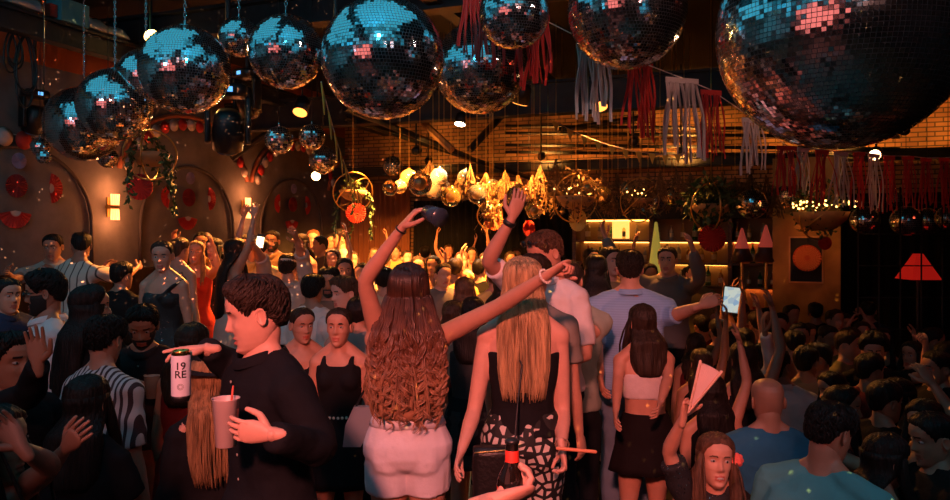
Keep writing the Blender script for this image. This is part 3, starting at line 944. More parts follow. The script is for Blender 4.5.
# ------------------------------------------------------------------ beams
def beam(s0, s1, t0, t1, z0, z1, label, name='beam', m=None):
    mb = MB(); rbox(mb, s0, s1, t0, t1, z0, z1)
    return S(name, mb, m or M_STEEL)


def iband(mb, a, b_, h, w):
    """I-section girder between two points"""
    a, b_ = V3(*a), V3(*b_); t = unit(b_ - a); n = unit(np.cross(t, [0, 0, 1])); z = V3(0, 0, 1)
    prof = [(-w, 0), (w, 0), (w, .03), (.015, .03), (.015, h - .03), (w, h - .03), (w, h), (-w, h), (-w, h - .03), (-.015, h - .03), (-.015, .03), (-w, .03)]
    mb.loft([[p + n * x + z * y for x, y in prof] for p in (a, b_)], True, smooth=False)


k_ = 1
for (sa, ta, sb, tb, z, h, w) in (
        (19, 1.05, 0.2, 1.05, 3.95, .22, .07),      # long girder by the left wall
        (0.6, 0.1, 0.6, 12.5, 3.18, .16, .06),      # low girder before the brick
        (3.6, 0.1, 3.6, 12.5, 3.62, .42, .10),      # deep girder over the crowd
        (6.3, 0.1, 6.3, 12.5, 4.20, .30, .10),
        (12.0, 0.1, 12.0, 12.5, 4.25, .30, .10),
        (16.0, 0.1, 16.0, 12.5, 4.25, .30, .10),
        (18.0, 4.6, 0.2, 4.6, 4.25, .18, .07),
        (18.0, 9.4, 0.2, 9.4, 4.25, .18, .07)):
    mb = MB(); iband(mb, RM(sa, ta, z), RM(sb, tb, z), h, w); S('beam_%d' % k_, mb, M_STEEL); k_ += 1
# slanting struts
def strut(a, b_, r=.05, m=M_STEEL):
    global k_
    mb = MB(); mb.tube([a, b_], r, 6, cap='flat', smooth=False); S('beam_%d' % k_, mb, m); k_ += 1
for s in (11.3, 8.7, 6.1, 3.5):
    strut(RM(s, .08, 3.25), RM(s - .35, 1.05, 3.98))
a = P(452, 150, 10.5)
strut(a, P(418, 118, 10.9), .055, mat('strut_wood', (.40, .22, .10), .6)); strut(a + V3(.25, 0, 0), P(505, 112, 11.0), .05)  # brown wood colour on the first strut only
strut(P(345, 108, 9.5), P(470, 158, 11.5), .045); strut(P(560, 130, 11.5), P(640, 118, 11.0), .045)
strut(P(345, 118, 10.2), P(530, 178, 13), .04)
for py in (124, 131, 143, 150):
    d = 12.2
    strut(P(505, py + 2, d + .5), P(900, py + 6, 10.6), .028)

# ------------------------------------------------------------------ back of the room
def curtain(name, p0, p1, z0, z1, m, label, waves=14, amp=.05):
    p0, p1 = np.asarray(p0, float), np.asarray(p1, float); L = np.linalg.norm(p1 - p0); t = (p1 - p0) / L; n = V3(-t[1], t[0], 0)
    U = np.linspace(0, 1, waves * 8 + 1); G = []
    for z in np.linspace(z0, z1, 8):
        row = [p0 + t * L * u + n * amp * math.sin(u * waves * 2 * PI + .4 * math.sin(z * 3)) * (1 - .3 * (z - z0) / (z1 - z0)) for u in U]
        row += [p + n * .012 for p in row[::-1]]
        G.append([V3(p[0], p[1], z) for p in row])
    mb = MB(); mb.loft(G, True); return centre_build(mb, name, m, V3(*(p0 + p1)[:2] / 2, z0)) if False else tagc(mb, name, m, (p0 + p1) / 2 * [1, 1, 0] + [0, 0, z0], label, 'curtain')


def tagc(mb, name, m, origin, label, cat, group=None, parent=None):
    o = centre_build(mb, name, m, origin, parent)
    return tag(o, label, cat, group) if parent is None else o


curtain('curtain', RM(.35, .1, 0), RM(.35, 1.55, 0), 0.36, 3.05, mat('rust_velvet', (.33, .12, .05), .8), 'rust brown pleated curtain in the far corner beside the left wall', 13)
curtain('curtain', RM(.3, 1.6, 0), RM(.3, 4.6, 0), 0.01, 2.72, M_DRAPE, 'wide black drape on the far wall right of the rust brown curtain', 22)
curtain('curtain', RM(.25, 8.4, 0), RM(.25, 12.3, 0), -.44, 2.72, M_DRAPE, 'black drape along the far wall behind the red pyramid lamp', 24)

# bar : back shelves with bottles
def back_bar():
    b0 = empty('bar_shelving', RM(.5, 6.4, -.45), 'tall lit bar shelving unit against the brick wall behind the crowd', 'shelving')
    mb = MB(); rbox(mb, .10, .18, 4.65, 8.35, -.45, 2.75); o = centre_build(mb, 'back_panel', mat('bar_back', (.42, .24, .12), .6), RM(.1, 6.4, 0), b0)
    for z in (.95, 1.30, 1.66, 2.02):
        mb = MB(); rbox(mb, .18, .55, 4.65, 8.35, z - .035, z); centre_build(mb, 'shelf', M_WOOD, RM(.3, 6.4, z), b0)
    for t in (4.65, 5.9, 7.1, 8.3):
        mb = MB(); rbox(mb, .16, .57, t - .03, t + .03, -.45, 2.75); centre_build(mb, 'upright', M_WOOD, RM(.3, t, 0), b0)
    mb = MB(); rbox(mb, .16, .60, 4.65, 8.35, 2.36, 2.75); centre_build(mb, 'canopy', M_DARK, RM(.3, 6.4, 2.6), b0)
back_bar()

# counter
cb_ = empty('bar_counter', RM(2.1, 7.9, -.45), 'dark wooden bar counter in front of the bottle shelves', 'bar counter')
mb = MB(); rbox(mb, 1.98, 2.40, 6.15, 7.52, -.449, .62); centre_build(mb, 'front_panel', M_WOOD, RM(2.2, 6.8, 0), cb_)
mb = MB(); rbox(mb, 1.9, 2.55, 6.12, 7.58, .62, .68); centre_build(mb, 'counter_top', mat('counter_top', (.10, .05, .03), .15), RM(2.2, 6.8, .65), cb_)


def bottle_mesh(h, r, k=12):
    mb = MB(); mb.lathe([(r * .9, 0), (r, .01), (r, h * .58), (r * .85, h * .66), (r * .36, h * .78), (r * .34, h * .94), (r * .42, h * .95), (r * .42, h)], k, cap=True); return mb


BOT = []
bcols = [('amber', (.9, .40, .06)), ('honey', (.95, .62, .18)), ('green', (.12, .4, .10)), ('clear', (.9, .85, .75)), ('red', (.7, .08, .04))]
bm = {n: mat('bottle_' + n, c, .12, trans=.55, coat=.3) for n, c in bcols}
cap_m = mat('bottle_cap', (.6, .45, .2), .3, metal=1)
lab_m = mat('bottle_label', (.75, .62, .42), .7)


def bottle_proto(nm, h, r):
    o = bottle_mesh(h, r).build('bottle', bm[nm])
    l = MB(); l.lathe([(r * 1.02, h * .18), (r * 1.03, h * .19), (r * 1.03, h * .46), (r * 1.02, h * .47)], 12); lb = l.build('bottle_label', lab_m, o); lb.matrix_parent_inverse = Matrix()
    c = MB(); c.lathe([(r * .45, h * .94), (r * .46, h * .95), (r * .46, h * 1.01), (r * .2, h * 1.015)], 10, cap=True); cc = c.build('bottle_cap', cap_m, o); cc.matrix_parent_inverse = Matrix()
    return o


protos = {n: [bottle_proto(n, .30, .042), False] for n, _ in bcols}
zn = {.95: 'bottom', 1.30: 'second', 1.66: 'third', 2.02: 'top'}
rg = np.random.default_rng(11)
for z in (.95, 1.30, 1.66, 2.02):
    t = 4.85
    while t < 8.2:
        if min(abs(t - q_) for q_ in (5.9, 7.1)) > .08:
            n = bcols[int(rg.integers(0, 5))][0]
            pr = protos[n]
            if not pr[1]: o = pr[0]; pr[1] = True
            else:
                o = pr[0].copy(); COL.objects.link(o)
                for ch in pr[0].children: c = ch.copy(); COL.objects.link(c); c.parent = o
            sc = .75 + .3 * rg.random()
            o.matrix_world = Matrix.Translation(RM(.36 + .08 * rg.random(), t, z)) @ Matrix.Scale(sc, 4)
            bay = 'left' if t < 5.9 else ('middle' if t < 7.1 else 'right')
            tag(o, '%s glass bottle on the %s shelf of the bar, %s bay' % (n, zn[z], bay), 'bottle', '%s bottles in the %s bay, %s bar shelf' % (n, bay, zn[z]))
        t += .15 + .07 * rg.random()

# shelf lamps of the bar
def strip(p0, p1, label, col, st, name='strip_light'):
    mb = MB(); mb.tube([p0, p1], .012, 6, cap='flat')
    o = centre_build(mb, name, mat('strip_%.1f_%.2f' % (st, col[1]), col, .5, emit=col, es=st), p0); tag(o, label, 'strip light'); return o
AMB = (1, .45, .08)
strip(RM(.22, 4.75, 1.98), RM(.22, 5.85, 1.98), 'amber strip light under the top bar shelf, left bay', AMB, 7)
strip(RM(.22, 5.95, 1.98), RM(.22, 7.05, 1.98), 'amber strip light under the top bar shelf, middle bay', AMB, 6)
strip(RM(.22, 4.75, 2.34), RM(.22, 5.85, 2.34), 'amber strip light under the canopy of the bar shelving, left bay', AMB, 7)
strip(RM(.22, 5.95, 1.62), RM(.22, 7.05, 1.62), 'amber strip light under the third bar shelf, middle bay', AMB, 8)
strip(RM(.22, 4.75, 1.62), RM(.22, 5.85, 1.62), 'amber strip light under the third bar shelf, left bay', AMB, 6)
strip(RM(.22, 7.15, 1.27), RM(.22, 8.25, 1.27), 'orange strip light under the second bar shelf, right bay', (1, .25, .05), 14)
strip(RM(.22, 7.15, 1.98), RM(.22, 8.25, 1.98), 'orange strip light under the top bar shelf, right bay', (1, .25, .05), 8)

# brass framed column with the poster
ctr = P(806, 275, 9.6)
d_ = unit([-ctr[0] * 1., -ctr[1], 0]); rx = unit(np.cross([0, 0, 1], -d_)) * 1
def col_box(mb, x0, x1, y0, y1, z0, z1, c=ctr):
    mb.box((x0, y0, z0), (x1, y1, z1), f=lambda x, y, z: V3(c[0], c[1], 0) + rx * x * -1 - d_ * y + V3(0, 0, z))
mb = MB(); col_box(mb, -.40, .40, .0, .55, -.44, 3.1)
o = centre_build(mb, 'column', mat('brass_panel', (.50, .28, .07), .35, metal=.9, noise_amt=.35, nscale=2.5, bump=.4, bscale=3), V3(ctr[0], ctr[1], -.44)); tag(o, 'brass clad square column at the right end of the bar', 'column')
fz0, fz1 = CZ + (235 - 282) / FPX * 9.5, CZ + (235 - 238) / FPX * 9.5
po = empty('menu_frame', V3(ctr[0], ctr[1], fz0), 'black portrait board in a thin gold frame on the brass column', 'framed board')
mb = MB(); col_box(mb, -.19, .19, -.02, -.002, fz0, fz1); centre_build(mb, 'board', mat('blackboard', (.008, .007, .006), .5), V3(ctr[0], ctr[1], fz0), po)
mb = MB()
for (a_, b__, c_, e_) in ((-.205, -.185, fz0 - .02, fz1 + .02), (.185, .205, fz0 - .02, fz1 + .02), (-.205, .205, fz1, fz1 + .02), (-.205, .205, fz0 - .02, fz0)): col_box(mb, a_, b__, -.035, -.003, c_, e_)
centre_build(mb, 'frame', M_BRASS, V3(ctr[0], ctr[1], fz0), po)

# red pyramid lamp in the right corner
c = P(918, 290, 8.2); h = .40; w = .165
lp = empty('pyramid_lamp', c, 'glowing red pyramid lamp shade on a stand in the dark right corner', 'lamp')
mb = MB(); mb.loft([[c + V3(x * w, y * w, .12) for x, y in ((-1, -1), (1, -1), (1, 1), (-1, 1))], [c + V3(x * w * .22, y * w * .22, h) for x, y in ((-1, -1), (1, -1), (1, 1), (-1, 1))]], smooth=False)
centre_build(mb, 'lamp_shade', mat('red_shade', (.8, .05, .03), .6, emit=(1, .02, .012), es=.22), c, lp)
mb = MB(); mb.tube([c + V3(0, 0, .12), V3(c[0], c[1], -.42)], .02, 8); mb.lathe([(.16, -.449), (.16, -.42), (.03, -.40)], 16, (c[0], c[1], 0), cap=True); centre_build(mb, 'stand', M_BLACK, c, lp)
# wire grid before it
g0 = P(860, 262, 7.9)
mb = MB()
for i in range(7): x = g0[0] + i * .22 - .1; mb.tube([(x, 7.75, -.44), (x, 7.75, 2.6)], .009, 5, cap='flat')
for i in range(9): z = -.2 + i * .33; mb.tube([(g0[0] - .1, 7.75, z), (g0[0] + 1.22, 7.75, z)], .007, 5, cap='flat')
tagc(mb, 'wire_partition', M_BLACK, V3(g0[0] + .5, 7.75, -.44), 'black wire grid partition standing before the red pyramid lamp', 'partition')
# glowing cones added in place of lit gaps between the black drapes
for (px, top_, bot, wd, lab, em) in ((742, 228, 262, 11, 'slim red lit cone lamp on the bar, the one nearer the bottle shelves', .16), (766, 225, 262, 12, 'slim red lit cone lamp on the bar beside the brass column', .16)):
    d = 9.9; b0 = P(px, bot, d); t0 = P(px + 3, top_, d); hh = t0[2] - b0[2]; w = wd / FPX * d
    e = empty('glow_cone', b0, lab, 'lamp')
    mb = MB(); mb.lathe([(w * .75, 0), (w, .01), (w * .62, hh * .40)], 20, b0, cap=False); centre_build(mb, 'cone_base', mat('smoked_cone', (.12, .05, .05), .3), b0, e)
    mb = MB(); mb.lathe([(w * .62, hh * .40), (.012, hh)], 20, b0, cap=True); centre_build(mb, 'cone_tip', mat('cone_glow', (.9, .3, .25), .5, emit=(1, .12, .08), es=em), b0, e)
    mb = MB(); mb.tube([b0, V3(b0[0], b0[1], .685)], .02, 8); centre_build(mb, 'stem', M_BRASS, b0, e)
# gold lit glass block and a tall tapering bottle among the bar bottles
t_, z_, _ = BW(617, 262, .75); c = RM(.36, t_, 2.021); e = empty('lit_glass_block', c, 'square gold glowing glass block on the top bar shelf, taller than the bottles', 'lamp')
mb = MB(); mb.box((-.13, -.07, .02), (.13, .07, .30), f=lambda x, y, z: c + V3(E2[0], E2[1], 0) * x + V3(E1[0], E1[1], 0) * y + V3(0, 0, z)); centre_build(mb, 'glass_block', mat('gold_block', (1, .6, .15), .3, emit=(1, .50, .10), es=1.5, noise_amt=.3, nscale=20), c, e)
mb = MB(); mb.box((-.14, -.08, 0), (.14, .08, .02), f=lambda x, y, z: c + V3(E2[0], E2[1], 0) * x + V3(E1[0], E1[1], 0) * y + V3(0, 0, z)); centre_build(mb, 'base', M_BRASS, c, e)
c = P(656, 262, 10.2); c[2] = .69; hb_ = P(656, 222, 10.2)[2] - .69; e = empty('cone_bottle', c, 'tall tapering yellow green lit glass cone standing in front of the bottle shelves', 'bottle')
mb = MB(); mb.lathe([(.10, 0), (.11, .02), (.11, hb_ * .55), (.085, hb_ * .68), (.018, hb_)], 20, c, cap=True); centre_build(mb, 'glass_cone', mat('lime_glow_glass', (.7, .8, .15), .25, emit=(.9, .65, .10), es=.25), c, e)  # bottle is no lamp, its lit look is put in as emission
# tablet glowing over the crowd
c = P(733, 300, 7.4)
e = empty('tablet', c, 'pale blue glowing tablet screen held up over the crowd below the glowing cones', 'tablet')
Mt = Matrix.Translation(c) @ Matrix.Rotation(R(-12), 4, 'Z') @ Matrix.Rotation(R(6), 4, 'Y')
def screen_mat():
    m = mat('screen', (.02, .02, .02), .2); nt = m.node_tree; b = nt.nodes['Principled BSDF']
    tc = nt.nodes.new('ShaderNodeTexCoord'); n = nt.nodes.new('ShaderNodeTexVoronoi'); n.inputs['Scale'].default_value = 18; nt.links.new(tc.outputs['Object'], n.inputs['Vector'])
    r = nt.nodes.new('ShaderNodeValToRGB'); r.color_ramp.elements[0].color = (.10, .40, .85, 1); r.color_ramp.elements[1].color = (.75, .95, 1, 1); e_ = r.color_ramp.elements.new(.45); e_.color = (.9, .95, .8, 1)
    nt.links.new(n.outputs['Color'], r.inputs[0]); nt.links.new(r.outputs[0], b.inputs['Emission Color']); b.inputs['Emission Strength'].default_value = .55
    return m
mb = MB(); mb.box((-.10, .0, -.135), (.10, .012, .135)); o = mb.build('tablet_case', M_BLACK, e, None); o.parent = e; o.matrix_parent_inverse = Matrix.Translation(c).inverted() @ Mt
mb = MB(); mb.box((-.09, -.002, -.125), (.09, 0, .125)); o = mb.build('screen', screen_mat(), e, None); o.matrix_parent_inverse = Matrix.Translation(c).inverted() @ Mt
# ------------------------------------------------------------------ hanging things
def chain(p, zt, name, parent, m=M_CHROME, link=.030):
    """small link chain from point p up to height zt"""
    mb = MB(); z = p[2]; i = 0; k = 10; a = np.arange(k) / k * 2 * PI
    while z < zt - .01:
        ux = V3(1, 0, 0) if i % 2 else V3(0, 1, 0)
        ring = [V3(p[0], p[1], z + link * .5) + ux * math.cos(t) * link * .30 + V3(0, 0, 1) * math.sin(t) * link * .62 for t in a]
        G = []
        for j in range(k):
            tng = unit(ring[(j + 1) % k] - ring[j - 1]); n1 = unit(np.cross(tng, np.cross(ux, [0, 0, 1]))); n2 = np.cross(tng, n1)
            G.append([ring[j] + (n1 * math.cos(b) + n2 * math.sin(b)) * .0028 for b in np.arange(4) * PI / 2])
        mb.grid(G, cu=True, cv=True)
        z += link; i += 1
    return centre_build(mb, name, m, p, parent)


def cord(p, zt, parent, r=.004, m=M_BLACK):
    mb = MB(); mb.tube([p, V3(p[0], p[1], zt)], r, 5, cap='flat'); return centre_build(mb, 'hanging_cord', m, p, parent)


def mirror_ball(c, r, tile, label, group=None, hang='chain', seed=0, jit=.030, mats=None):
    rg = np.random.default_rng(seed + 5)
    mb = MB()
    mb.sphere((0, 0, 0), r * .985, 48, 1, 32)
    n = int(round(PI * r / tile)); V = []
    spin = rg.random() * 6
    for i in range(1, n - 1):
        la = -PI / 2 + (i + .5) * PI / n
        m = max(4, int(round(2 * PI * r * math.cos(la) / tile)))
        az = spin + (np.arange(m) + .5 * 0) * 2 * PI / m
        up = np.stack([-math.sin(la) * np.cos(az), -math.sin(la) * np.sin(az), np.full(m, math.cos(la))], -1)
        rt = np.stack([-np.sin(az), np.cos(az), np.zeros(m)], -1)
        nn = np.stack([math.cos(la) * np.cos(az), math.cos(la) * np.sin(az), np.full(m, math.sin(la))], -1)
        hw = PI * r * math.cos(la) / m * .88; hh = PI * r / n / 2 * .86
        j1 = rg.normal(0, jit, (m, 1)); j2 = rg.normal(0, jit, (m, 1))
        up2 = up + nn * j1; rt2 = rt + nn * j2
        ctr_ = nn * r
        V.append(np.stack([ctr_ - rt2 * hw - up2 * hh, ctr_ + rt2 * hw - up2 * hh, ctr_ + rt2 * hw + up2 * hh, ctr_ - rt2 * hw + up2 * hh], 1).reshape(-1, 3))
    V = np.vstack(V); F = np.arange(len(V)).reshape(-1, 4)
    mb.add(V, F, 0, False)
    o = mb.build('mirror_ball', mats or [M_MIRROR, M_CORE]); o.matrix_world = Matrix.Translation([float(x) for x in c])
    tag(o, label, 'mirror ball', group)
    c = np.asarray(c, float)
    cp = MB(); cp.lathe([(r * .16, r * .97), (r * .16, r * 1.0), (r * .06, r * 1.03), (.008, r * 1.04), (.008, r * 1.04 + .03)], 16, c, cap=True); centre_build(cp, 'hanging_cap', M_CHROME, c, o)
    t = c + V3(0, 0, r * 1.04 + .02)
    if t[2] < CEIL:
        if hang == 'chain': chain(t, CEIL, 'hanging_chain', o)
        else: cord(t, CEIL, o)
    return o


BALLS = [  # px, py, radius px, real radius, tile, label
    (840, 30, 119, .50, .0185, 'huge mirror ball close by at the top right, largest of all'),
    (383, 58, 61, .35, .0185, 'large mirror ball hanging over the curly haired woman'),
    (627, 10, 59, .35, .0185, 'large mirror ball above the white tassels, cut by the top of the photo'),
    (514, 14, 35, .20, .0150, 'mid sized mirror ball hanging in front of the bright red tassels'),
    (480, 68, 46, .36, .0190, 'amber lit mirror ball partly behind the large one and the red tassels'),
    (286, 52, 37, .25, .0165, 'mirror ball between the small ball and the largest of the middle row'),
    (239, 37, 20, .15, .0155, 'small blue mirror ball high between two bigger ones'),
    (185, 70, 44, .30, .0175, 'mirror ball with a bright yellow glint on its right side'),
    (146, 77, 28, .235, .0180, 'mirror ball half hidden behind the one with the yellow glint'),
    (115, 105, 36, .30, .0190, 'mirror ball overlapping another one low over the left wall'),
    (84, 124, 37, .36, .0220, 'lowest and furthest left of the big blue mirror balls'),
]
for i, (px, py, rp, r, tl, lab) in enumerate(BALLS):
    d = FPX * r / rp * math.sqrt(1 + 0)
    mirror_ball(P(px, py, d), r, tl, lab, 'large mirror balls under the ceiling', seed=i)

SMALL = [(279, 140, 14, .12, 'small silvery mirror ball on its own above the second wall lamp'), (312, 137, 13, .12, 'small mirror ball just below the dark girder, left of the yellow pennants'),
         (323, 160, 14, .155, 'small mirror ball below another one beside the yellow pennants'), (40, 147, 9, .09, 'little mirror ball beside the leftmost big ball, upper of two'),
         (44, 157, 7, .055, 'little mirror ball beside the leftmost big ball, lower of two'), (108, 158, 10, .10, 'little gold lit mirror ball hanging beneath the two overlapping big balls'),
         (752, 204, 15, .17, 'mirror ball hanging before the brick over the cone lamps'), (784, 197, 11, .13, 'mirror ball with a gold rim left of the flower bowl with fairy lights'),
         (865, 220, 14, .16, 'mirror ball right of the flower bowl with fairy lights'), (906, 221, 15, .16, 'left one of the mirror balls over the red pyramid lamp'),
         (927, 221, 13, .15, 'right one of the mirror balls over the red pyramid lamp'), (895, 199, 8, .10, 'small mirror ball higher up between the dark tassels'),
         (948, 218, 12, .13, 'mirror ball cut by the right edge of the photo'), (655, 201, 13, .17, 'mirror ball hanging over the lit bottle shelves'),
         (393, 166, 10, .15, 'dark mirror ball under the slanting girder')]
for i, (px, py, rp, r, lab) in enumerate(SMALL):
    mirror_ball(P(px, py, FPX * r / rp), r, .021, lab, 'small mirror balls', 'cord', 40 + i, jit=.05)

GL = [(420, 184, 12), (439, 177, 9), (451, 197, 10), (466, 178, 9), (477, 194, 10), (493, 188, 9), (518, 197, 12), (538, 199, 6), (390, 188, 8), (400, 187, 7), (433, 190, 9), (409, 178, 9), (534, 211, 8), (492, 208, 7), (602, 196, 10), (628, 190, 9), (641, 203, 9), (672, 196, 9), (588, 188, 8)]
tints = [((.95, .80, .45), 'honey'), ((.9, .88, .85), 'clear'), ((.95, .70, .30), 'amber')]
for i, (px, py, rp) in enumerate(GL):
    r = .115 if rp > 8 else .085; d = FPX * r / rp; c = P(px, py, d); tn = tints[i % 3]
    mb = MB(); mb.sphere((0, 0, 0), r, 32, 0, 20)
    o = mb.build('glass_globe', mat('globe_' + tn[1], tn[0], .04, metal=.75, coat=.5) if i % 2 else mat('globe_glass_' + tn[1], tn[0], .03, trans=.92, coat=.5)); o.matrix_world = Matrix.Translation(c)
    place = ['nearest the raised dark cup', 'above the raised dark cup', 'right of the raised dark cup', 'above the lit crowd', 'in the middle of the hanging cluster', 'high in the hanging cluster', 'behind the raised hand with the watch', 'right of the raised hand with the watch',
             'at the far left of the hanging cluster', 'second from the left in the hanging cluster', 'touching the yellow blossom', 'over the curly haired woman', 'low by the red paper fan', 'lowest of the hanging cluster', 'right of the yellow lit flower bowl', 'below the brick wall, above the bottles',
             'before the dried flowers over the bar', 'left of the hanging green plant', 'just right of the flower bowl rings'][i]
    tag(o, '%s glass globe hanging on a cord, %s' % (tn[1], place), 'glass ornament', 'glass globes hanging over the crowd')
    cp = MB(); cp.lathe([(r * .25, r * .96), (r * .22, r * 1.1), (.01, r * 1.14)], 10, c, cap=True); centre_build(cp, 'globe_cap', M_BRASS, c, o)
    # inner gold leaf core seen through the globe
    co = MB(); co.sphere(c, r * .38, 10); centre_build(co, 'globe_core', mat('gold_leaf', (.9, .55, .15), .3, metal=.8), c, o)
    cord(c + V3(0, 0, r * 1.1), CEIL, o, .0035, M_BRASS)


def leaves(mb, c, n, rad, size, rg, droop=.5, m=0):
    for i in range(n):
        u = unit(rg.normal(0, 1, 3)); p = c + u * rad * rg.random() ** .4
        a = unit(rg.normal(0, 1, 3) + V3(0, 0, -droop)); b = unit(np.cross(a, rg.normal(0, 1, 3))); L = size * (.6 + .8 * rg.random()); w = L * .28
        nrm = np.cross(a, b) * L * .08
        mb.add([p, p + a * L * .5 + b * w + nrm, p + a * L, p + a * L * .5 - b * w + nrm, p + a * L * .5 - nrm], [(0, 1, 4), (1, 2, 4), (2, 3, 4), (3, 0, 4)], m)


def hoop(c, r, tilt, t=.008, k=40):
    a = np.arange(k) / k * 2 * PI; M = np.array(Matrix.Rotation(R(tilt[0]), 3, 'X') @ Matrix.Rotation(R(tilt[1]), 3, 'Z'))
    G = []
    for q in a:
        o = V3(math.cos(q), 0, math.sin(q)); n2 = V3(0, 1, 0)
        G.append([c + M @ (o * r + (o * math.cos(b) + n2 * math.sin(b)) * t) for b in np.arange(6) * PI / 3])
    mb = MB(); mb.grid(G, cu=True, cv=True); return mb


PLANT = [  # px, py, d, bowl radius, hoop radius, kind, label
    (150, 155, 6.6, .17, .22, 'green', 'yellow lit bowl planter in brass hoops with trailing leaves near the first wall lamp'),
    (353, 192, 9.0, .17, .24, 'green', 'orange bowl planter with a trailing vine, hanging before the rust brown curtain'),
    (576, 198, 8.2, .22, .27, 'dry', 'yellow lit bowl planter with dried flowers and brass hoops in the middle of the room'),
    (640, 200, 9.0, .16, .27, 'dry', 'hanging wreath of dried flowers in front of the bar'),
    (711, 206, 7.6, .20, .24, 'bushy', 'dark green bushy plant hanging in a hoop over the bar'),
    (820, 214, 7.6, .28, .26, 'lights', 'wide bowl planter with fairy lights hanging above the brass column'),
    (490, 215, 8.8, .10, .16, 'dry', 'small hanging pot with yellow blossom above the far crowd')]
for i, (px, py, d, br, hr, kd, lab) in enumerate(PLANT):
    c = P(px, py, d); rg = np.random.default_rng(60 + i)
    e = empty('hanging_planter', c, lab, 'planter')
    mb = MB(); mb.lathe([(br * .15, -br * .62), (br * .55, -br * .52), (br * .88, -br * .22), (br, .02), (br * .94, .02), (br * .8, -br * .15), (br * .1, -br * .2)], 28, c, cap=True)
    centre_build(mb, 'bowl', M_CLAY, c, e)
    for tl in ((10, 20), (75, 40) if i % 2 else (20, 95)):
        centre_build(hoop(c, hr, tl), 'hoop', M_BRASS, c, e)
    mb = MB(); gm = M_LEAF
    if kd == 'green':
        leaves(mb, c + V3(0, 0, .03), 90, br * .9, .06, rg)
        for q in range(6):
            a = rg.random() * 6.28; p = c + V3(math.cos(a) * br, math.sin(a) * br, .02); L = .2 + .4 * rg.random()
            for s in np.linspace(0, L, int(L * 60)): leaves(mb, p + V3(math.cos(a) * .05 * min(1, s * 6), math.sin(a) * .05, -s), 2, .025, .05, rg, 1.5)
    elif kd == 'bushy': leaves(mb, c + V3(0, 0, .05), 520, .27, .085, rg, .2)
    elif kd == 'dry':
        gm = M_DRY; leaves(mb, c + V3(0, 0, .05), 260, br * 1.35, .06, rg, -.2)
        for q in range(60):
            a = rg.random() * 6.28; h = .06 + .2 * rg.random(); p = c + V3(math.cos(a) * br * .7, math.sin(a) * br * .7, 0)
            mb.tube([p, p + V3(math.cos(a) * h * .7, math.sin(a) * h * .7, h * (1 if q % 3 else -1))], .003, 4)
    else: leaves(mb, c + V3(0, 0, .05), 240, br * 1.1, .06, rg, -.3)
    centre_build(mb, 'plant_foliage', gm, c, e)
    if kd in ('lights', 'dry'):
        for q in range(34 if kd == 'lights' else 10):
            a = rg.random() * 6.28; rr = br * (.4 + .9 * rg.random()); pb = c + V3(math.cos(a) * rr, math.sin(a) * rr, .05 + .09 * rg.random())
            mb = MB(); mb.sphere(pb, .011, 6); centre_build(mb, 'fairy_bulb', mat('fairy', (1, .6, .2), .5, emit=(1, .50, .12), es=6), pb, e)
    cord(c + V3(0, 0, hr * .98), CEIL, e, .004, M_BRASS)

# hanging dried stalk clusters over the bar, each one bunch
BUN = [(532, 176), (548, 184), (562, 178), (590, 176), (608, 182), (632, 180), (648, 172), (664, 186), (684, 182), (722, 172), (742, 182), (758, 186), (776, 186), (792, 180), (444, 172), (458, 176), (486, 172), (518, 174), (536, 190), (612, 192), (540, 165), (556, 158), (600, 168), (618, 172), (660, 170), (676, 168), (690, 172), (735, 176), (750, 172), (766, 174), (800, 178), (430, 160), (470, 163), (505, 170)]
for i, (px, py) in enumerate(BUN):
    d = 8.6 + (i % 4) * .5; c = P(px, py, d); rg = np.random.default_rng(90 + i); mb = MB()
    for q in range(26):
        a = rg.random() * 6.28; r_ = .03 + .10 * rg.random(); L = .18 + .2 * rg.random()
        mb.tube([c, c + V3(math.cos(a) * r_ * .5, math.sin(a) * r_ * .5, -L * .5), c + V3(math.cos(a) * r_, math.sin(a) * r_, -L)], [.003, .003, .006], 4)
    leaves(mb, c + V3(0, 0, -.22), 70, .13, .045, rg)
    o = centre_build(mb, 'dried_flower_bunch', M_DRY, c)
    tag(o, 'upside down bunch of dried amber stalks hanging over the crowd near the bar', 'dried flowers', 'dried flower bunches hanging under the low girder')
    cord(c, CEIL, o, .003, M_BRASS)

# paper fans / rosettes
def rosette(c, r, label, m=M_RED, face=(0, -1, 0), cat='paper fan', group=None, rings=0, ins=None, hang=False, pleat=28, name='paper_rosette'):
    f = unit(face); u = unit(np.cross([0, 0, 1], f)); w = np.cross(f, u); k = pleat * 2; mb = MB()
    G = []
    for rr, ht in ((.03, .02), (.35, .05), (.7, .05), (1.0, .05), (1.0, -.0), (.03, -.02)):
        row = []
        for i in range(k):
            a = i / k * 2 * PI; off = (1 if i % 2 else -1) * .06 * rr
            row.append(c + (u * math.cos(a) + w * math.sin(a)) * r * rr + f * r * (ht + off * (1 if ht > 0 else 1)))
        G.append(row)
    mb.loft(G, True, smooth=False)
    for q in range(rings):
        a = np.arange(40) / 40 * 2 * PI; rr = r * (.25 + .7 * q / rings)
        GG = [[c + f * r * .13 + (u * math.cos(t) + w * math.sin(t)) * (rr + r * .045 * math.cos(b)) + f * r * .04 * math.sin(b) for b in np.arange(5) * 2 * PI / 5] for t in a]
        mb.grid(GG, cu=True, cv=True, m=1)
    o = centre_build(mb, name, [m, ins or m], c); tag(o, label, cat, group)
    if hang: cord(c + V3(0, 0, r * .95), CEIL, o, .003)
    return o


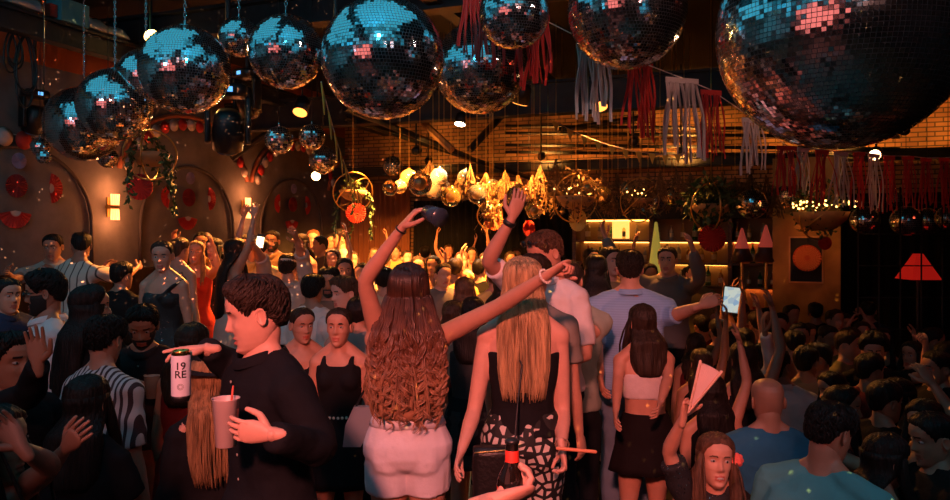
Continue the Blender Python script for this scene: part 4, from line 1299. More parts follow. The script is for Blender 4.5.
def fan_half(c, r, ang, label, off):
    """half-round folding fan pinned flat on the left wall; c is s, z"""
    s0, z0 = c; mb = MB(); n = 26; G = []
    for rr in (.28, 1.):
        G.append([RM(s0 + math.cos(ang + a) * r * rr, off + (.012 if i % 2 else .0), z0 + math.sin(ang + a) * r * rr) for i, a in enumerate(np.linspace(-R(80), R(80), n))])
    back = [[p + np.append(E2 * -.008, 0) for p in g] for g in G[::-1]]
    mb.grid(np.array(G), m=0, smooth=False); mb.grid(np.array(back), m=0, smooth=False)
    g2 = [[RM(s0, off + .005, z0)] * n, [RM(s0 + math.cos(ang + a) * r * .34, off + .01, z0 + math.sin(ang + a) * r * .34) for a in np.linspace(-R(80), R(80), n)]]
    mb.grid(np.array(g2), m=1, smooth=False)
    o = centre_build(mb, 'folding_fan', [M_RED, M_WHITE], RM(s0, off, z0)); tag(o, label, 'paper fan')


wf = (E2[0], E2[1], 0)
M_MAROON = mat('maroon_paper', (.28, .02, .02), .8); M_LILAC = mat('lilac_paper', (.35, .28, .42), .8)
for gi, (s0, nm) in enumerate(((s_a, 'leftmost'), (s_b, 'middle'), (s_c, 'furthest'))):
    z = 2.62
    rosette(RM(s0 + .08, .07, z), .125, 'dark maroon paper rosette in the %s wall arch' % nm, M_MAROON, wf)
    rosette(RM(s0 + .05, .07, z + .27), .085, 'lilac paper rosette at the top of the %s wall arch' % nm, M_LILAC, wf)
    fan_half((s0 - .33, z), .17, PI, 'red half round fan to the right of the maroon rosette, %s wall arch' % nm, .05)
    fan_half((s0 + .08, z - .26), .19, -PI / 2, 'red half round fan under the maroon rosette, %s wall arch' % nm, .05)
    if gi: fan_half((s0 + .42, z), .16, 0., 'red half round fan to the left of the maroon rosette, %s wall arch' % nm, .05)
rosette(P(140, 187, 7.4), .13, 'red paper pompom hanging under the yellow lit bowl planter', hang=True, name='paper_pompom', cat='paper pompom', pleat=18)
rosette(P(356, 213, 8.9), .12, 'round red paper fan hanging under the orange bowl planter', hang=True)
rosette(P(494, 221, 8.8), .11, 'orange red round paper fan low in the hanging cluster', mat('orange_paper', (.8, .16, .05), .7), hang=True)
rosette(P(529, 229, 8.4), .10, 'dark red round paper fan right of the hanging cluster', face=(.7, -.7, 0), hang=True)
rosette(P(578, 220, 8.2), .125, 'gold oval paper fan hanging under the yellow lit bowl planter', mat('gold_paper', (.85, .60, .15), .5), face=(-.75, -.65, 0), hang=True)
rosette(P(712, 238, 7.6), .14, 'round red paper fan below the dark green bushy plant', hang=True)
rosette(P(825, 243, 8.2), .075, 'small red paper fan right of the gold framed board', hang=True)
rosette(P(807, 258, 9.3), .165, 'orange rosette of concentric rings in front of the gold framed board', mat('coral_paper', (.75, .14, .06), .7), rings=6, ins=mat('coral_pale', (.90, .30, .12), .7), hang=True, face=(-.35, -.9, 0))

# scallop garlands on the left wall
def wall_garland(pts, label, r=.085, sp=.17):
    e = empty('scallop_garland', pts[0], label, 'garland')
    L = [0]
    for a, b in zip(pts[:-1], pts[1:]): L.append(L[-1] + np.linalg.norm(b - a))
    P_ = np.array(pts); mb = MB(); mb.tube(P_, .006, 5, cap='flat'); centre_build(mb, 'garland_string', M_WHITE, pts[0], e)
    n = int(L[-1] / sp)
    for i in range(n):
        l = (i + .5) * sp; c = V3(*[np.interp(l, L, P_[:, j]) for j in range(3)])
        mb = MB(); a = np.arange(16) / 16 * 2 * PI; ux = V3(E1[0], E1[1], 0); nn = V3(E2[0], E2[1], 0)
        mb.loft([[c + (ux * math.cos(t) + V3(0, 0, 1) * math.sin(t)) * r * q + nn * (.03 + h) + V3(0, 0, -.05) for t in a] for q, h in ((.9, 0), (1, .006), (.3, .03))], True)
        centre_build(mb, 'scallop', M_RED if i % 2 else M_WHITE, c, e)
pts = []
for a in np.linspace(R(168), R(12), 20): pts.append(RM(s_b + 1.22 * math.cos(a), .05, 2.76 + .92 * math.sin(a)))
wall_garland(pts[::-1], 'red and white scallop garland arching above the middle wall arch')
pts = [RM(s_c - .1 + 1.22 * math.cos(a), .05, 2.76 + .92 * math.sin(a)) for a in np.linspace(R(168), R(12), 20)]
wall_garland(pts[::-1], 'red and white scallop garland arching above the furthest wall arch')
s1, z1, _ = LW(-10, 130); s2, z2, _ = LW(52, 139)
wall_garland([RM(s1, .05, z1), RM((s1 + s2) / 2, .05, (z1 + z2) / 2 - .02), RM(s2, .05, z2)], 'short red and white scallop garland at the left end of the wall', .10, .22)

# wall sconces
def sconce(px, py, label):
    s, z, d = LW(px, py, .1); c = RM(s, .10, z); e = empty('wall_sconce', c, label, 'wall lamp', 'lit wall lamps')
    mb = MB(); rbox(mb, s - .035, s + .035, 0, .02, z - .12, z + .12); rbox(mb, s - .07, s + .07, .02, .10, z - .025, z + .025); centre_build(mb, 'bracket', M_BRASS, c, e)
    m = mat('sconce_glow', (1, .6, .3), .5, emit=(1, .30, .09), es=3.2)
    for sg, nm in ((1, 'up'), (-1, 'down')):
        mb = MB()
        for q in np.linspace(-.055, .055, 5): mb.tube([RM(s + q, .10, z + sg * .03), RM(s + q * 1.1, .10, z + sg * .15)], .009, 8)
        centre_build(mb, 'glass_rods', m, c, e)
    for sg in (1, -1):
        L = bpy.data.lights.new('sconce_lamp', 'POINT'); L.energy = 6; L.color = (1, .30, .10); L.shadow_soft_size = .05
        o = bpy.data.objects.new('sconce_bulb', L); COL.objects.link(o); o.parent = e; o.matrix_parent_inverse = e.matrix_world.inverted(); o.location = RM(s, .20, z + sg * .22)
sconce(115, 207, 'first of two glowing wall lamps, behind the woman in the black one shoulder dress')
sconce(248, 208, 'second of two glowing wall lamps, the one nearer the far corner')

# moving head lights and small lamps
def moving_head(c, label, sc=1., yaw=0):
    e = empty('moving_head_light', c, label, 'stage light'); Mx = Matrix.Translation(c) @ Matrix.Rotation(R(yaw), 4, 'Z') @ Matrix.Scale(sc, 4)
    def pt(mb, nm, m, par=None):
        o = mb.build(nm, m, par or e); o.matrix_parent_inverse = Matrix() if par else Matrix.Translation(c).inverted() @ Mx; return o
    def rb(lo, hi):
        mb = MB(); G = []; a = np.arange(24) / 24 * 2 * PI; e_ = 5
        r_ = (np.abs(np.cos(a)) ** e_ + np.abs(np.sin(a)) ** e_) ** (-1 / e_)
        cx, cy = (lo[0] + hi[0]) / 2, (lo[1] + hi[1]) / 2; w, d = (hi[0] - lo[0]) / 2, (hi[1] - lo[1]) / 2
        for z, k in ((lo[2], .88), (lo[2] + .015, 1), (hi[2] - .015, 1), (hi[2], .88)): G.append(np.stack([cx + w * k * r_ * np.cos(a), cy + d * k * r_ * np.sin(a), np.full(24, z)], -1))
        mb.loft(G); return mb
    bh = pt(rb((-.14, -.12, .24), (.14, .12, .33)), 'base_housing', M_BLACK)
    for x in (-.17, .125): pt(rb((x, -.06, -.12), (x + .045, .06, .24)), 'yoke_arm', M_BLACK)
    mb = MB(); mb.lathe([(.06, -.19), (.115, -.17), (.12, -.02), (.10, .10), (.07, .14)], 24, cap=True); mb.xform(Matrix.Rotation(R(25), 4, 'X')); lh = pt(mb, 'lamp_head', M_BLACK)
    mb = MB(); mb.sphere((0, 0, 0), (.085, .085, .03), 20); mb.xform(Matrix.Rotation(R(25), 4, 'X') @ Matrix.Translation((0, 0, -.185))); pt(mb, 'lens', mat('lens_glass', (.15, .2, .3), .05, coat=1), lh)
    mb = MB(); mb.box((-.03, -.121, .26), (.03, -.118, .30)); pt(mb, 'display', mat('display_blue', (.1, .3, .6), .3, emit=(.15, .5, 1), es=1.2), bh)
    mb = MB(); mb.tube([(0, 0, .33), (0, 0, max(.34, (CEIL - c[2]) / sc))], .02, 8); pt(mb, 'hanging_pole', M_STEEL)
moving_head(P(228, 128, 6.6), 'black moving head stage light hanging left of the small silvery mirror ball', 1.15, 20)
moving_head(P(247, 100, 8.2), 'second black stage light, tucked up behind the first one', 1., -30)
moving_head(P(35, 118, 8.0), 'black stage light on the left wall above the scallop garland', .9, 60)


def par_lamp(c, aim, r, label, col, es, L=.16, energy=0, spot=60):
    c = np.asarray(c, float); d = unit(np.asarray(aim) - c); e = empty('spot_lamp', c, label, 'lamp')
    mb = MB(); mb.tube([c - d * L, c - d * L * .8, c - d * .0], [r * .55, r * .95, r * 1.08], 18, cap='flat'); centre_build(mb, 'lamp_housing', M_BLACK, c, e)
    mb = MB(); mb.tube([c + d * .001, c + d * .008], r * .92, 18, cap='flat'); centre_build(mb, 'lamp_lens', mat('lamp_%s_%.0f' % ('_'.join('%.2f' % q for q in col), es), col, .5, emit=col, es=es), c, e)
    mb = MB(); mb.tube([c - d * L * .5, c - d * L * .5 + V3(0, 0, .12), V3(c[0] - d[0] * L * .5, c[1] - d[1] * L * .5, CEIL)], .012, 6); centre_build(mb, 'mounting_arm', M_STEEL, c, e)
    if energy:
        Lt = bpy.data.lights.new('lamp_beam', 'SPOT'); Lt.energy = energy; Lt.color = col; Lt.spot_size = R(spot); Lt.spot_blend = .6; Lt.shadow_soft_size = r * .9
        o = bpy.data.objects.new('lamp_beam', Lt); COL.objects.link(o)
        o.matrix_world = Matrix.Translation([float(x) for x in c + d * .03]) @ Vector([float(x) for x in d]).to_track_quat('-Z', 'Y').to_matrix().to_4x4()
        mwc = o.matrix_world.copy(); o.parent = e; o.matrix_parent_inverse = e.matrix_world.inverted(); o.matrix_world = mwc
    return e
# tassel garland running back across the right half of the room
def tassel(c, w, L, m, label, seed, up=None):
    rg = np.random.default_rng(seed); mb = MB(); n = 13
    ax = unit(up if up is not None else (1, .35, 0)); ay = unit(np.cross(ax, [0, 0, 1]))
    mb.box((-w * .5, -.006, -.035), (w * .5, .006, .0), f=lambda x, y, z: c + ax * x + ay * y + V3(0, 0, z))
    for i in range(n):
        x = (-.5 + (i + .5) / n) * w; dx = rg.normal(0, .022) + x * .25; dy = rg.normal(0, .03); l = L * (.82 + .25 * rg.random()); ww = w / n * .62; tw = rg.normal(0, .8)
        G = []
        for s in np.linspace(0, 1, 9):
            p = c + ax * (x + dx * s + .010 * math.sin(s * 5 + i)) + ay * (dy * s + .008 * math.sin(s * 6 + i * 2)) + V3(0, 0, -.03 - s * (l - .03))
            q = ax * math.cos(tw * s) + ay * math.sin(tw * s); r = np.cross(q, [0, 0, 1])
            G.append([p - q * ww, p - q * ww * .5 + r * .004, p + q * ww * .5 - r * .004, p + q * ww, p + q * ww * .5 - r * .001, p - q * ww * .5 + r * .007])
        mb.loft(G, True, smooth=False)
    o = centre_build(mb, 'tassel', m, c); tag(o, label, 'tassel', 'hanging paper tassels'); return o


TS = [(481, -14, 74, 4.75, .25, 'r', 'bright red paper tassel left of the mid sized mirror ball'), (532, 14, 72, 4.7, .24, 'r', 'bright red paper tassel behind the mid sized mirror ball, on its right'),
      (592, 44, 74, 5.0, .23, 'w', 'white paper tassel hanging under the left side of the mirror ball cut by the top'), (640, 62, 76, 5.05, .20, 'r', 'red paper tassel between two white ones, below the cut off mirror ball'),
      (682, 78, 80, 4.9, .25, 'w', 'white paper tassel just left of the huge mirror ball'), (711, 90, 66, 5.2, .17, 'r', 'red paper tassel touching the left edge of the huge mirror ball'),
      (752, 118, 54, 5.6, .18, 'w', 'white paper tassel half hidden under the huge mirror ball'), (787, 146, 48, 6.2, .20, 'r', 'red paper tassel under the lower left of the huge mirror ball'),
      (803, 148, 44, 6.5, .12, 'w', 'thin white paper tassel under the middle of the huge mirror ball'), (822, 150, 54, 6.3, .14, 'r', 'red paper tassel above the bowl with fairy lights, left one'),
      (841, 152, 52, 6.4, .15, 'w', 'white paper tassel above the bowl with fairy lights, right one'), (859, 152, 54, 6.5, .13, 'r', 'red paper tassel left of the lit round lamp'),
      (874, 154, 56, 6.6, .13, 'w', 'whitish paper tassel right under the lit round lamp'), (889, 156, 54, 6.7, .13, 'r', 'red paper tassel directly right of the whitish one under the lamp'),
      (908, 156, 50, 6.9, .14, 'r', 'dim red paper tassel above the pyramid lamp'), (926, 158, 50, 7.0, .13, 'r', 'dim red paper tassel close to the right edge, left of the last'), (944, 158, 52, 7.0, .13, 'r', 'dim red paper tassel at the very right edge of the photo')]
st = []
for i, (px, py, ln, d, w, k_c, lab) in enumerate(TS):
    c = P(px, py, d); tassel(c, w, ln / FPX * d, M_RED if k_c == 'r' else M_WHITE, lab, 200 + i); st.append(c)
st = [st[0] + V3(-1.2, -.3, .35)] + st + [st[-1] + V3(1.5, .4, .2)]
mb = MB(); mb.tube(st, .004, 5, cap='flat'); tagc(mb, 'garland_string', M_WHITE, st[3], 'thin string from which the red and white tassels hang', 'string')


def pennants(p0, p1, n, w, h, m, label, sag=.15):
    p0, p1 = np.asarray(p0), np.asarray(p1); e = empty('pennant_garland', p0, label, 'garland')
    U = np.linspace(0, 1, n * 2 + 1); pts = [p0 + (p1 - p0) * u - V3(0, 0, sag * 4 * u * (1 - u)) for u in U]
    mb = MB(); mb.tube(pts, .004, 5, cap='flat'); centre_build(mb, 'garland_string', M_WHITE, p0, e)
    for i in range(n):
        a, b = pts[2 * i], pts[2 * i + 1]; t = (b - a) * .95; q = np.cross(unit(t), [0, 0, 1]) * .004; tip = (a + b) / 2 - V3(0, 0, h) + q * 3
        mb = MB(); mb.loft([[a + q, b + q, b - q, a - q], [tip + q * .4, tip + q * .5, tip - q, tip - q * .9]], smooth=False); centre_build(mb, 'pennant', m, a, e)
M_YEL = mat('yellow_pennant', (.80, .48, .08), .7)
pennants(P(321, 82, 4.9), P(363, 196, 8.0), 9, .1, .17, M_YEL, 'yellow pennant garland running down from the large mirror ball to the orange bowl planter')
pennants(P(552, 120, 8), P(700, 152, 8.6), 11, .1, .12, M_YEL, 'small yellow pennant garland hanging across the ceiling beams')

# bits lying on the long girder
def girder_pt(px):       # point on top of the long girder (t = 1.05, z = 4.17)
    r = (px - 475) / FPX; c = C0 + 1.05 * E2; A = np.array([[r, -E1[0]], [1, -E1[1]]]); d, s = np.linalg.solve(A, c); return s
s = girder_pt(68); c = RM(s, 1.05, 4.17)
e = empty('equipment_box', c, 'teal equipment box lying on the long girder at the upper left', 'box')
mb = MB(); f = lambda x, y, z: c + V3(E1[0], E1[1], 0) * x + V3(E2[0], E2[1], 0) * y + V3(0, 0, z)
mb.box((-.16, -.10, 0), (.16, .10, .22), f=f); centre_build(mb, 'box_body', mat('teal_box', (.10, .32, .36), .4), c, e)
mb = MB(); mb.tube([f(-.12, 0, .22), f(-.10, 0, .28), f(.10, 0, .28), f(.12, 0, .22)], .012, 6); centre_build(mb, 'box_handle', M_BLACK, c, e)
mb = MB(); mb.box((.17, -.06, .02), (.25, .06, .14), f=f); centre_build(mb, 'red_clamp', mat('red_plastic', (.6, .06, .04), .4), c, e)
def drape_cloth(pxa, pxb, label, m, h=.14):
    sa, sb = girder_pt(pxa), girder_pt(pxb); mb = MB(); G = []; rg = np.random.default_rng(4)
    for s in np.linspace(sa, sb, 22):
        hh = h * (.5 + .6 * noise.noise((s * 2.1, 0, 0)) + .3 * noise.noise((s * 7, 3, 0))) + .03; a = np.arange(14) / 14 * 2 * PI
        G.append([RM(s, 1.05 + .12 * math.cos(t) * (1 + .2 * noise.noise((s * 5, t, 1))), 4.18 + max(0, hh * math.sin(t))) for t in a])
    mb.loft(G, True); return tagc(mb, 'plastic_sheet', m, RM((sa + sb) / 2, 1.05, 4.17), label, 'sheet')
M_FILM = mat('film', (.25, .33, .36), .22, coat=.6, bump=.6, bscale=9)
drape_cloth(-20, 34, 'crumpled plastic sheet on the long girder at the upper left corner', M_FILM, .22)
drape_cloth(82, 122, 'crumpled plastic sheet on the long girder right of the equipment box', M_FILM, .16)
# coiled cables from the girder
def coil(px, label, seed, L=.55):
    s = girder_pt(px); rg = np.random.default_rng(seed); mb = MB(); top = RM(s, 1.0, 3.96)
    for q in range(3):
        pts = []; w = .06 + .05 * rg.random(); l = L * (.7 + .4 * rg.random()); ox = rg.normal(0, .04)
        for a in np.linspace(0, 2 * PI, 26): pts.append(top + V3(E1[0], E1[1], 0) * (ox + w * math.sin(a) * (1 - .3 * math.cos(a))) + V3(0, 0, -l * (1 - math.cos(a)) / 2) + V3(.01 * q, 0, 0))
        mb.tube(pts, .009, 6)
    return tagc(mb, 'cable_coil', M_BLACK, top, label, 'cable')
coil(30, 'coiled black cable hanging from the long girder over the left wall', 1, .62)
coil(18, 'shorter loop of black cable at the upper left, next to the coil', 2, .40)

# ------------------------------------------------------------------ lamps the place has, with added ones among them
ORANGE = (1, .36, .07); CORAL = (1, .20, .17); CYAN = (.07, .60, .85)
par_lamp(P(460, 124, 9.6), P(430, 300, 9.0), .075, 'small round lamp glowing white on the struts above the crowd', (1, .75, .45), 14, energy=260, spot=95)
par_lamp(P(152, 37, 8.0), P(205, 90, 5.2), .085, 'warm lamp glowing above the mirror ball with the yellow glint', (1, .55, .15), 16, energy=60, spot=70)
par_lamp(P(145, 39, 8.3), P(100, 200, 8.0), .06, 'second small warm lamp right beside the one above the mirror balls', (1, .42, .12), 9)
par_lamp(P(875, 155, 7.0), P(800, 300, 4.5), .055, 'round lit lamp under the huge mirror ball at the right', (1, .55, .25), 12, energy=30, spot=80)
par_lamp(P(316, 176, 10.5), P(200, 320, 6.5), .07, 'small bright round lamp on the far wall sending a beam down left', (1, .5, .2), 14, energy=140, spot=50)
# amber stage lamps over the crowd
s_ = 0
for (px, py, d, ax, ay, ad, en, nm) in ((395, 108, 8.6, 400, 300, 10.5, 2600, 'amber stage lamp on the deep girder, left of centre'), (520, 108, 8.2, 470, 300, 9.0, 2000, 'amber stage lamp on the deep girder, near the middle'),
                                  (300, 96, 8.8, 245, 300, 7.6, 1500, 'amber stage lamp on the deep girder by the small mirror balls'), (600, 112, 8.4, 630, 330, 7.0, 450, 'amber stage lamp on the deep girder, right of centre')):
    c = P(px, py, d); c[2] = 3.55
    par_lamp(c, P(ax, ay, ad), .09, nm, (1, .33, .055), 3, L=.22, energy=en, spot=85)
# uplights washing the brick wall from the low girder
for i, (t, en) in enumerate(((2.2, 25), (4.2, 70), (6.4, 90), (8.6, 80), (10.6, 50))):
    par_lamp(RM(.95, t, 3.40), RM(0, t, 3.75), .06, 'amber uplight washing the brick wall, ' + ('by the rust brown curtain', 'left of the bar', 'over the bar shelves', 'above the brass column', 'in the far right corner')[i], (1, .36, .06), 3, L=.12, energy=en * .9, spot=140)
for t in (3.0, 6.0, 9.0):
    par_lamp(RM(3.2, t, 3.3), RM(.3, t, 4.4), .06, 'amber uplight fixed to the deep girder, ' + {3.0: 'left', 6.0: 'middle', 9.0: 'right'}[t] + ' one', (1, .36, .06), 3, L=.12, energy=8, spot=130)


# large coral LED wall behind the photographer and cyan ceiling panels
def led_panel(c, aim, w, h, col, es, label, name='led_wall', fr=.05):
    c = np.asarray(c, float); q = Vector([float(x) for x in (np.asarray(aim) - c)]).to_track_quat('-Z', 'Y').to_matrix().to_4x4(); Mx = Matrix.Translation(c) @ q
    e = empty(name, c, label, 'light panel')
    mb = MB(); mb.box((-w / 2 - fr, -h / 2 - fr, -.0), (w / 2 + fr, h / 2 + fr, .12)); o = mb.build('panel_housing', M_BLACK, e); o.matrix_parent_inverse = Matrix.Translation(c).inverted() @ Mx
    mb = MB(); mb.box((-w / 2, -h / 2, -.012), (w / 2, h / 2, -.001)); o = mb.build('panel_face', mat('led_' + name + '%.1f' % es, col, .5, emit=col, es=es), e); o.matrix_parent_inverse = Matrix.Translation(c).inverted() @ Mx
    return e
led_panel(V3(-4.8, -3.7, 2.95), V3(.2, 3.0, 2.75), 5.4, 2.7, CORAL, .92, 'large coral red LED wall at the back of the room, behind the photographer')
for i, (s, t) in enumerate(((9.6, 1.6), (9.6, 3.4), (12.0, 1.6), (12.0, 3.6), (12.0, 6.6), (14.4, 1.6), (14.4, 3.8), (14.4, 6.6), (14.4, 9.2), (17., 3.4), (17., 7.6), (9.7, 5.8), (11.9, 9.0))):
    c = RM(s, t, 4.60); led_panel(c, c + V3(.0, .02, -1), 2.1, 2.2, CYAN, .50, 'cyan ceiling light panel %s' % ['over the left floor, further one', 'over the left floor, nearer the middle', 'left of the photographer by the wall', 'left of the photographer', 'above the photographer', 'behind left by the wall', 'behind the photographer, left', 'straight behind the photographer', 'behind the photographer, right', 'at the back of the room, left', 'at the back of the room, right', 'over the curly haired woman', 'right of the photographer'][i], 'ceiling_light_panel', .04)


def ball_dot_lamp(c, aim, col, en, spot, scale, thr, label):
    """added lamp whose dotted beam stands in for mirror ball reflections"""
    c = np.asarray(c, float); e = par_lamp(c, aim, .06, label, col, 2, energy=0)
    L = bpy.data.lights.new('dot_beam', 'SPOT'); L.energy = en; L.color = col; L.spot_size = R(spot); L.spot_blend = .2; L.shadow_soft_size = .005; L.use_nodes = True
    nt = L.node_tree; em = nt.nodes['Emission']; tc = nt.nodes.new('ShaderNodeTexCoord'); v = nt.nodes.new('ShaderNodeTexVoronoi'); v.inputs['Scale'].default_value = scale
    nt.links.new(tc.outputs['Normal'], v.inputs['Vector']); g = nt.nodes.new('ShaderNodeMath'); g.operation = 'LESS_THAN'; g.inputs[1].default_value = thr
    nt.links.new(v.outputs['Distance'], g.inputs[0]); nt.links.new(g.outputs[0], em.inputs['Strength'])
    o = bpy.data.objects.new('dot_beam', L); COL.objects.link(o); d = unit(np.asarray(aim) - c)
    M = Matrix.Translation([float(x) for x in c + d * .05]) @ Vector([float(x) for x in d]).to_track_quat('-Z', 'Y').to_matrix().to_4x4()
    o.matrix_world = M; o.parent = e; o.matrix_parent_inverse = e.matrix_world.inverted(); o.matrix_world = M
ball_dot_lamp(P(330, 70, 5.2), P(130, 220, 9.2), (1, .42, .2), 3800, 100, 62, .11, 'added lamp imitating mirror ball dots over the left wall and the crowd')  # added, in place of the dots the mirror balls would cast
ball_dot_lamp(V3(1.2, .8, 4.0), P(640, 400, 5), (1, .45, .12), 1100, 60, 52, .11, 'added lamp imitating amber mirror ball dots on the people at the right')


def area(name, p, aim, w, h, col, en):
    L = bpy.data.lights.new(name, 'AREA'); L.shape = 'RECTANGLE'; L.size = w; L.size_y = h; L.energy = en; L.color = col
    o = bpy.data.objects.new(name, L); COL.objects.link(o)
    o.matrix_world = Matrix.Translation([float(x) for x in p]) @ Vector([float(x) for x in (np.asarray(aim) - np.asarray(p))]).to_track_quat('-Z', 'Y').to_matrix().to_4x4(); return o


def spot(name, p, aim, col, en, size, rad=.1, blend=.5):
    L = bpy.data.lights.new(name, 'SPOT'); L.energy = en; L.color = col; L.spot_size = R(size); L.shadow_soft_size = rad; L.spot_blend = blend
    o = bpy.data.objects.new(name, L); COL.objects.link(o)
    o.matrix_world = Matrix.Translation([float(x) for x in p]) @ Vector([float(x) for x in (np.asarray(aim) - np.asarray(p))]).to_track_quat('-Z', 'Y').to_matrix().to_4x4(); return o


w = bpy.data.worlds.new('night'); bpy.context.scene.world = w; w.use_nodes = True
w.node_tree.nodes['Background'].inputs[0].default_value = (.004, .002, .002, 1)
# bare wash spots without fittings: cyan onto the ceiling and girders, cool on the left wall
spot('cyan_wash', RM(13.5, 3.2, 3.2), RM(10.5, 2.0, 4.6), CYAN, 60, 120, .1)
spot('cyan_wash', V3(-.6, 2.2, 3.9), V3(-1.6, 6.5, 4.5), CYAN, 40, 110, .1)
spot('cool_wash', V3(-3.2, .5, 4.3), RM(8.9, 0, 3.4), (.35, .75, .85), 22, 40, .15)
spot('cyan_wash', RM(13.5, 3.4, 4.2), RM(14.0, 0, 3.0), CYAN, 260, 100, .15)
# coral stage wash on the foreground dancers
spot('coral_wash', V3(-.7, -2.4, 4.1), V3(-.05, 3.0, 1.5), (1, .24, .19), 1700, 26, .2)
spot('coral_wash', V3(2.6, -1.4, 3.8), V3(.7, 4.2, 1.1), (1, .28, .22), 130, 22, .2)
spot('blue_wash', V3(1.3, .6, 4.2), V3(-.2, 3.0, 1.0), (.10, .50, .9), 45, 16, .1)
spot('blue_wash', V3(3.3, .6, 4.2), V3(1.45, 3.1, .9), (.10, .55, .8), 60, 26, .1)
spot('board_fill', P(800, 150, 7.9), P(806, 262, 9.5), (1, .30, .08), 38, 36, .05)  # added spot that brightens the framed board and its rosette
spot('tassel_fill', V3(1.2, -1.4, 4.3), P(600, 70, 4.8), (1, .45, .38), 230, 28, .15)  # added spot to brighten the tassels from the front
spot('coral_wash', V3(-.6, -1.0, 4.2), P(110, 300, 5.2), (1, .26, .16), 150, 34, .2)  # added spot that reddens the faces of the left group
spot('tassel_fill', V3(3.3, 2.3, 4.4), P(620, 80, 4.9), (1, .50, .44), 190, 50, .15)  # second added spot for the tassels, from the right
spot('red_wash', RM(6.0, 11.8, 4.0), P(830, 340, 6.0), (1, .10, .04), 25, 80, .2)

sc = bpy.context.scene
sc.view_settings.view_transform = 'Standard'; sc.view_settings.look = 'None'; sc.view_settings.gamma = 1; sc.view_settings.exposure = .12
sc.view_settings.use_curve_mapping = False
sc.cycles.use_denoising = True
sc.cycles.caustics_reflective = False; sc.cycles.caustics_refractive = False
sc.cycles.max_bounces = 6; sc.cycles.diffuse_bounces = 3; sc.cycles.glossy_bounces = 3; sc.cycles.transmission_bounces = 6; sc.cycles.transparent_max_bounces = 6
sc.cycles.sample_clamp_indirect = 4
cam = bpy.data.cameras.new('camera'); co = bpy.data.objects.new('camera', cam); COL.objects.link(co); sc.camera = co
cam.sensor_width = 36; cam.lens = 36 * FPX / 950; cam.clip_start = .05; cam.clip_end = 200
cam.shift_y = -(250 - 235) / 950
co.location = (0, 0, CZ); co.rotation_euler = (R(90), 0, 0)

# ------------------------------------------------------------------ the people
RISER = (-1.42, .95, 1.7, 4.55, .25)
mb = MB(); mb.box((RISER[0], RISER[2], .001), (RISER[1], RISER[3], RISER[4])); S('floor_riser', mb, M_FLOOR)


def floor_at(x, y):
    s, t = to_st(x, y)
    if RISER[0] <= x <= RISER[1] and RISER[2] <= y <= RISER[3]: return RISER[4]
    if t < 3.3: return .35
    if t < 6.1: return 0.
    if s > 10.2 and t < 7.9: return 0.
    if 2.6 < s < 10.2 and t < 6.9: return 0.
    return -.45


WARN = []; NPEOPLE = [0]; POS = []


def pc(px, ty, d, label, fl=None, H=None, **k):
    x = (px - 475) / FPX * d; zt = CZ + (235 - ty) / FPX * d
    z = floor_at(x, d) if fl is None else fl
    h = zt - z if H is None else H
    h = h - k.pop('hh', .012)
    if not 1.48 < h < 1.95: WARN.append((label[:40], round(h, 2), round(d, 2)))
    NPEOPLE[0] += 1; POS.append((x, d))
    return person(label, (x, d, z + .001), k.pop('yaw', 0), H=min(2.0, max(1.3, h)), **k)


def held(mb, name, m, c, label, cat, group=None):
    return tagc(mb, name, m, np.asarray(c, float), label, cat, group)


def band(b, side, r, m, name, frac=.96, n=0):
    """bracelet or watch around a wrist"""
    sj, E, W = b.arm[side]; c = E + (W - E) * frac; d = unit(W - E); u = unit(np.cross(d, [.3, 1, .2])); w = np.cross(d, u)
    mb = MB()
    a = np.arange(18) / 18 * 2 * PI; rr = .0165 * b.H * (.9 if b.fem else 1.1)
    if n:
        for t in a: mb.sphere(c + (u * math.cos(t) + w * math.sin(t)) * (rr + r * .6), r, 6)
    else:
        mb.grid([[c + (u * math.cos(t) + w * math.sin(t)) * (rr + r * .4 * math.cos(q)) + d * r * 1.6 * math.sin(q) for q in np.arange(6) * PI / 3] for t in a], cu=True, cv=True)
    return child(b, mb, name, m)


DK = (.012, .012, .014); WH = (.72, .68, .66)
M_BLKSHIRT = cloth((.009, .010, .013), 'black_shirt'); M_WHT = cloth((.74, .70, .70), 'white_cotton')
M_JEAN = cloth((.16, .22, .30), 'denim')
# --- 1. dark shirted man with can and cup
man = pc(268, 274, 2.55, 'man in a black button shirt, face in profile, holding a can and pink drink', yaw=-48, sex='m', tone='fair', hair=('quiff', 'dark'), q=3, eyes=False, hsize=.88,
         top=('shirt', M_BLKSHIRT), bottom=('trousers', (.55, .42, .40)), head=(-26, 13, 0), lean=.02,
         world_arms=((P(322, 452, 2.36), P(272, 434, 2.14)), (P(240, 372, 2.78), P(207, 349, 2.56))),
         hand_n=((-.25, 1, .05), (.1, -.1, -1)), hand_d=((-1, -.02, .10), (-1, -.25, .04)), curlset=([.28, .30, .34, .40], [.10, .42, .55, .65]), bulk=1.02)
# pink drink
c = P(226, 446, 2.22); mb = MB(); mb.lathe([(.028, 0), (.030, .001), (.040, .142), (.0415, .143), (.0385, .140), (.0288, .004)], 32, c)
cup = held(mb, 'plastic_cup', mat('frosted_cup', (.92, .72, .70), .35, trans=.35), c, 'frosted plastic cup of pink drink in the hand of the black shirted man', 'cup')
mb = MB(); mb.lathe([(.0275, .005), (.0375, .118), (.001, .119)], 32, c, cap=True); centre_build(mb, 'drink', mat('pink_drink', (.75, .30, .26), .4), c, cup)
mb = MB(); mb.tube([c + V3(.004, 0, .02), c + V3(.018, .01, .175)], .0035, 8); centre_build(mb, 'straw', mat('red_straw', (.7, .12, .08), .4), c, cup)


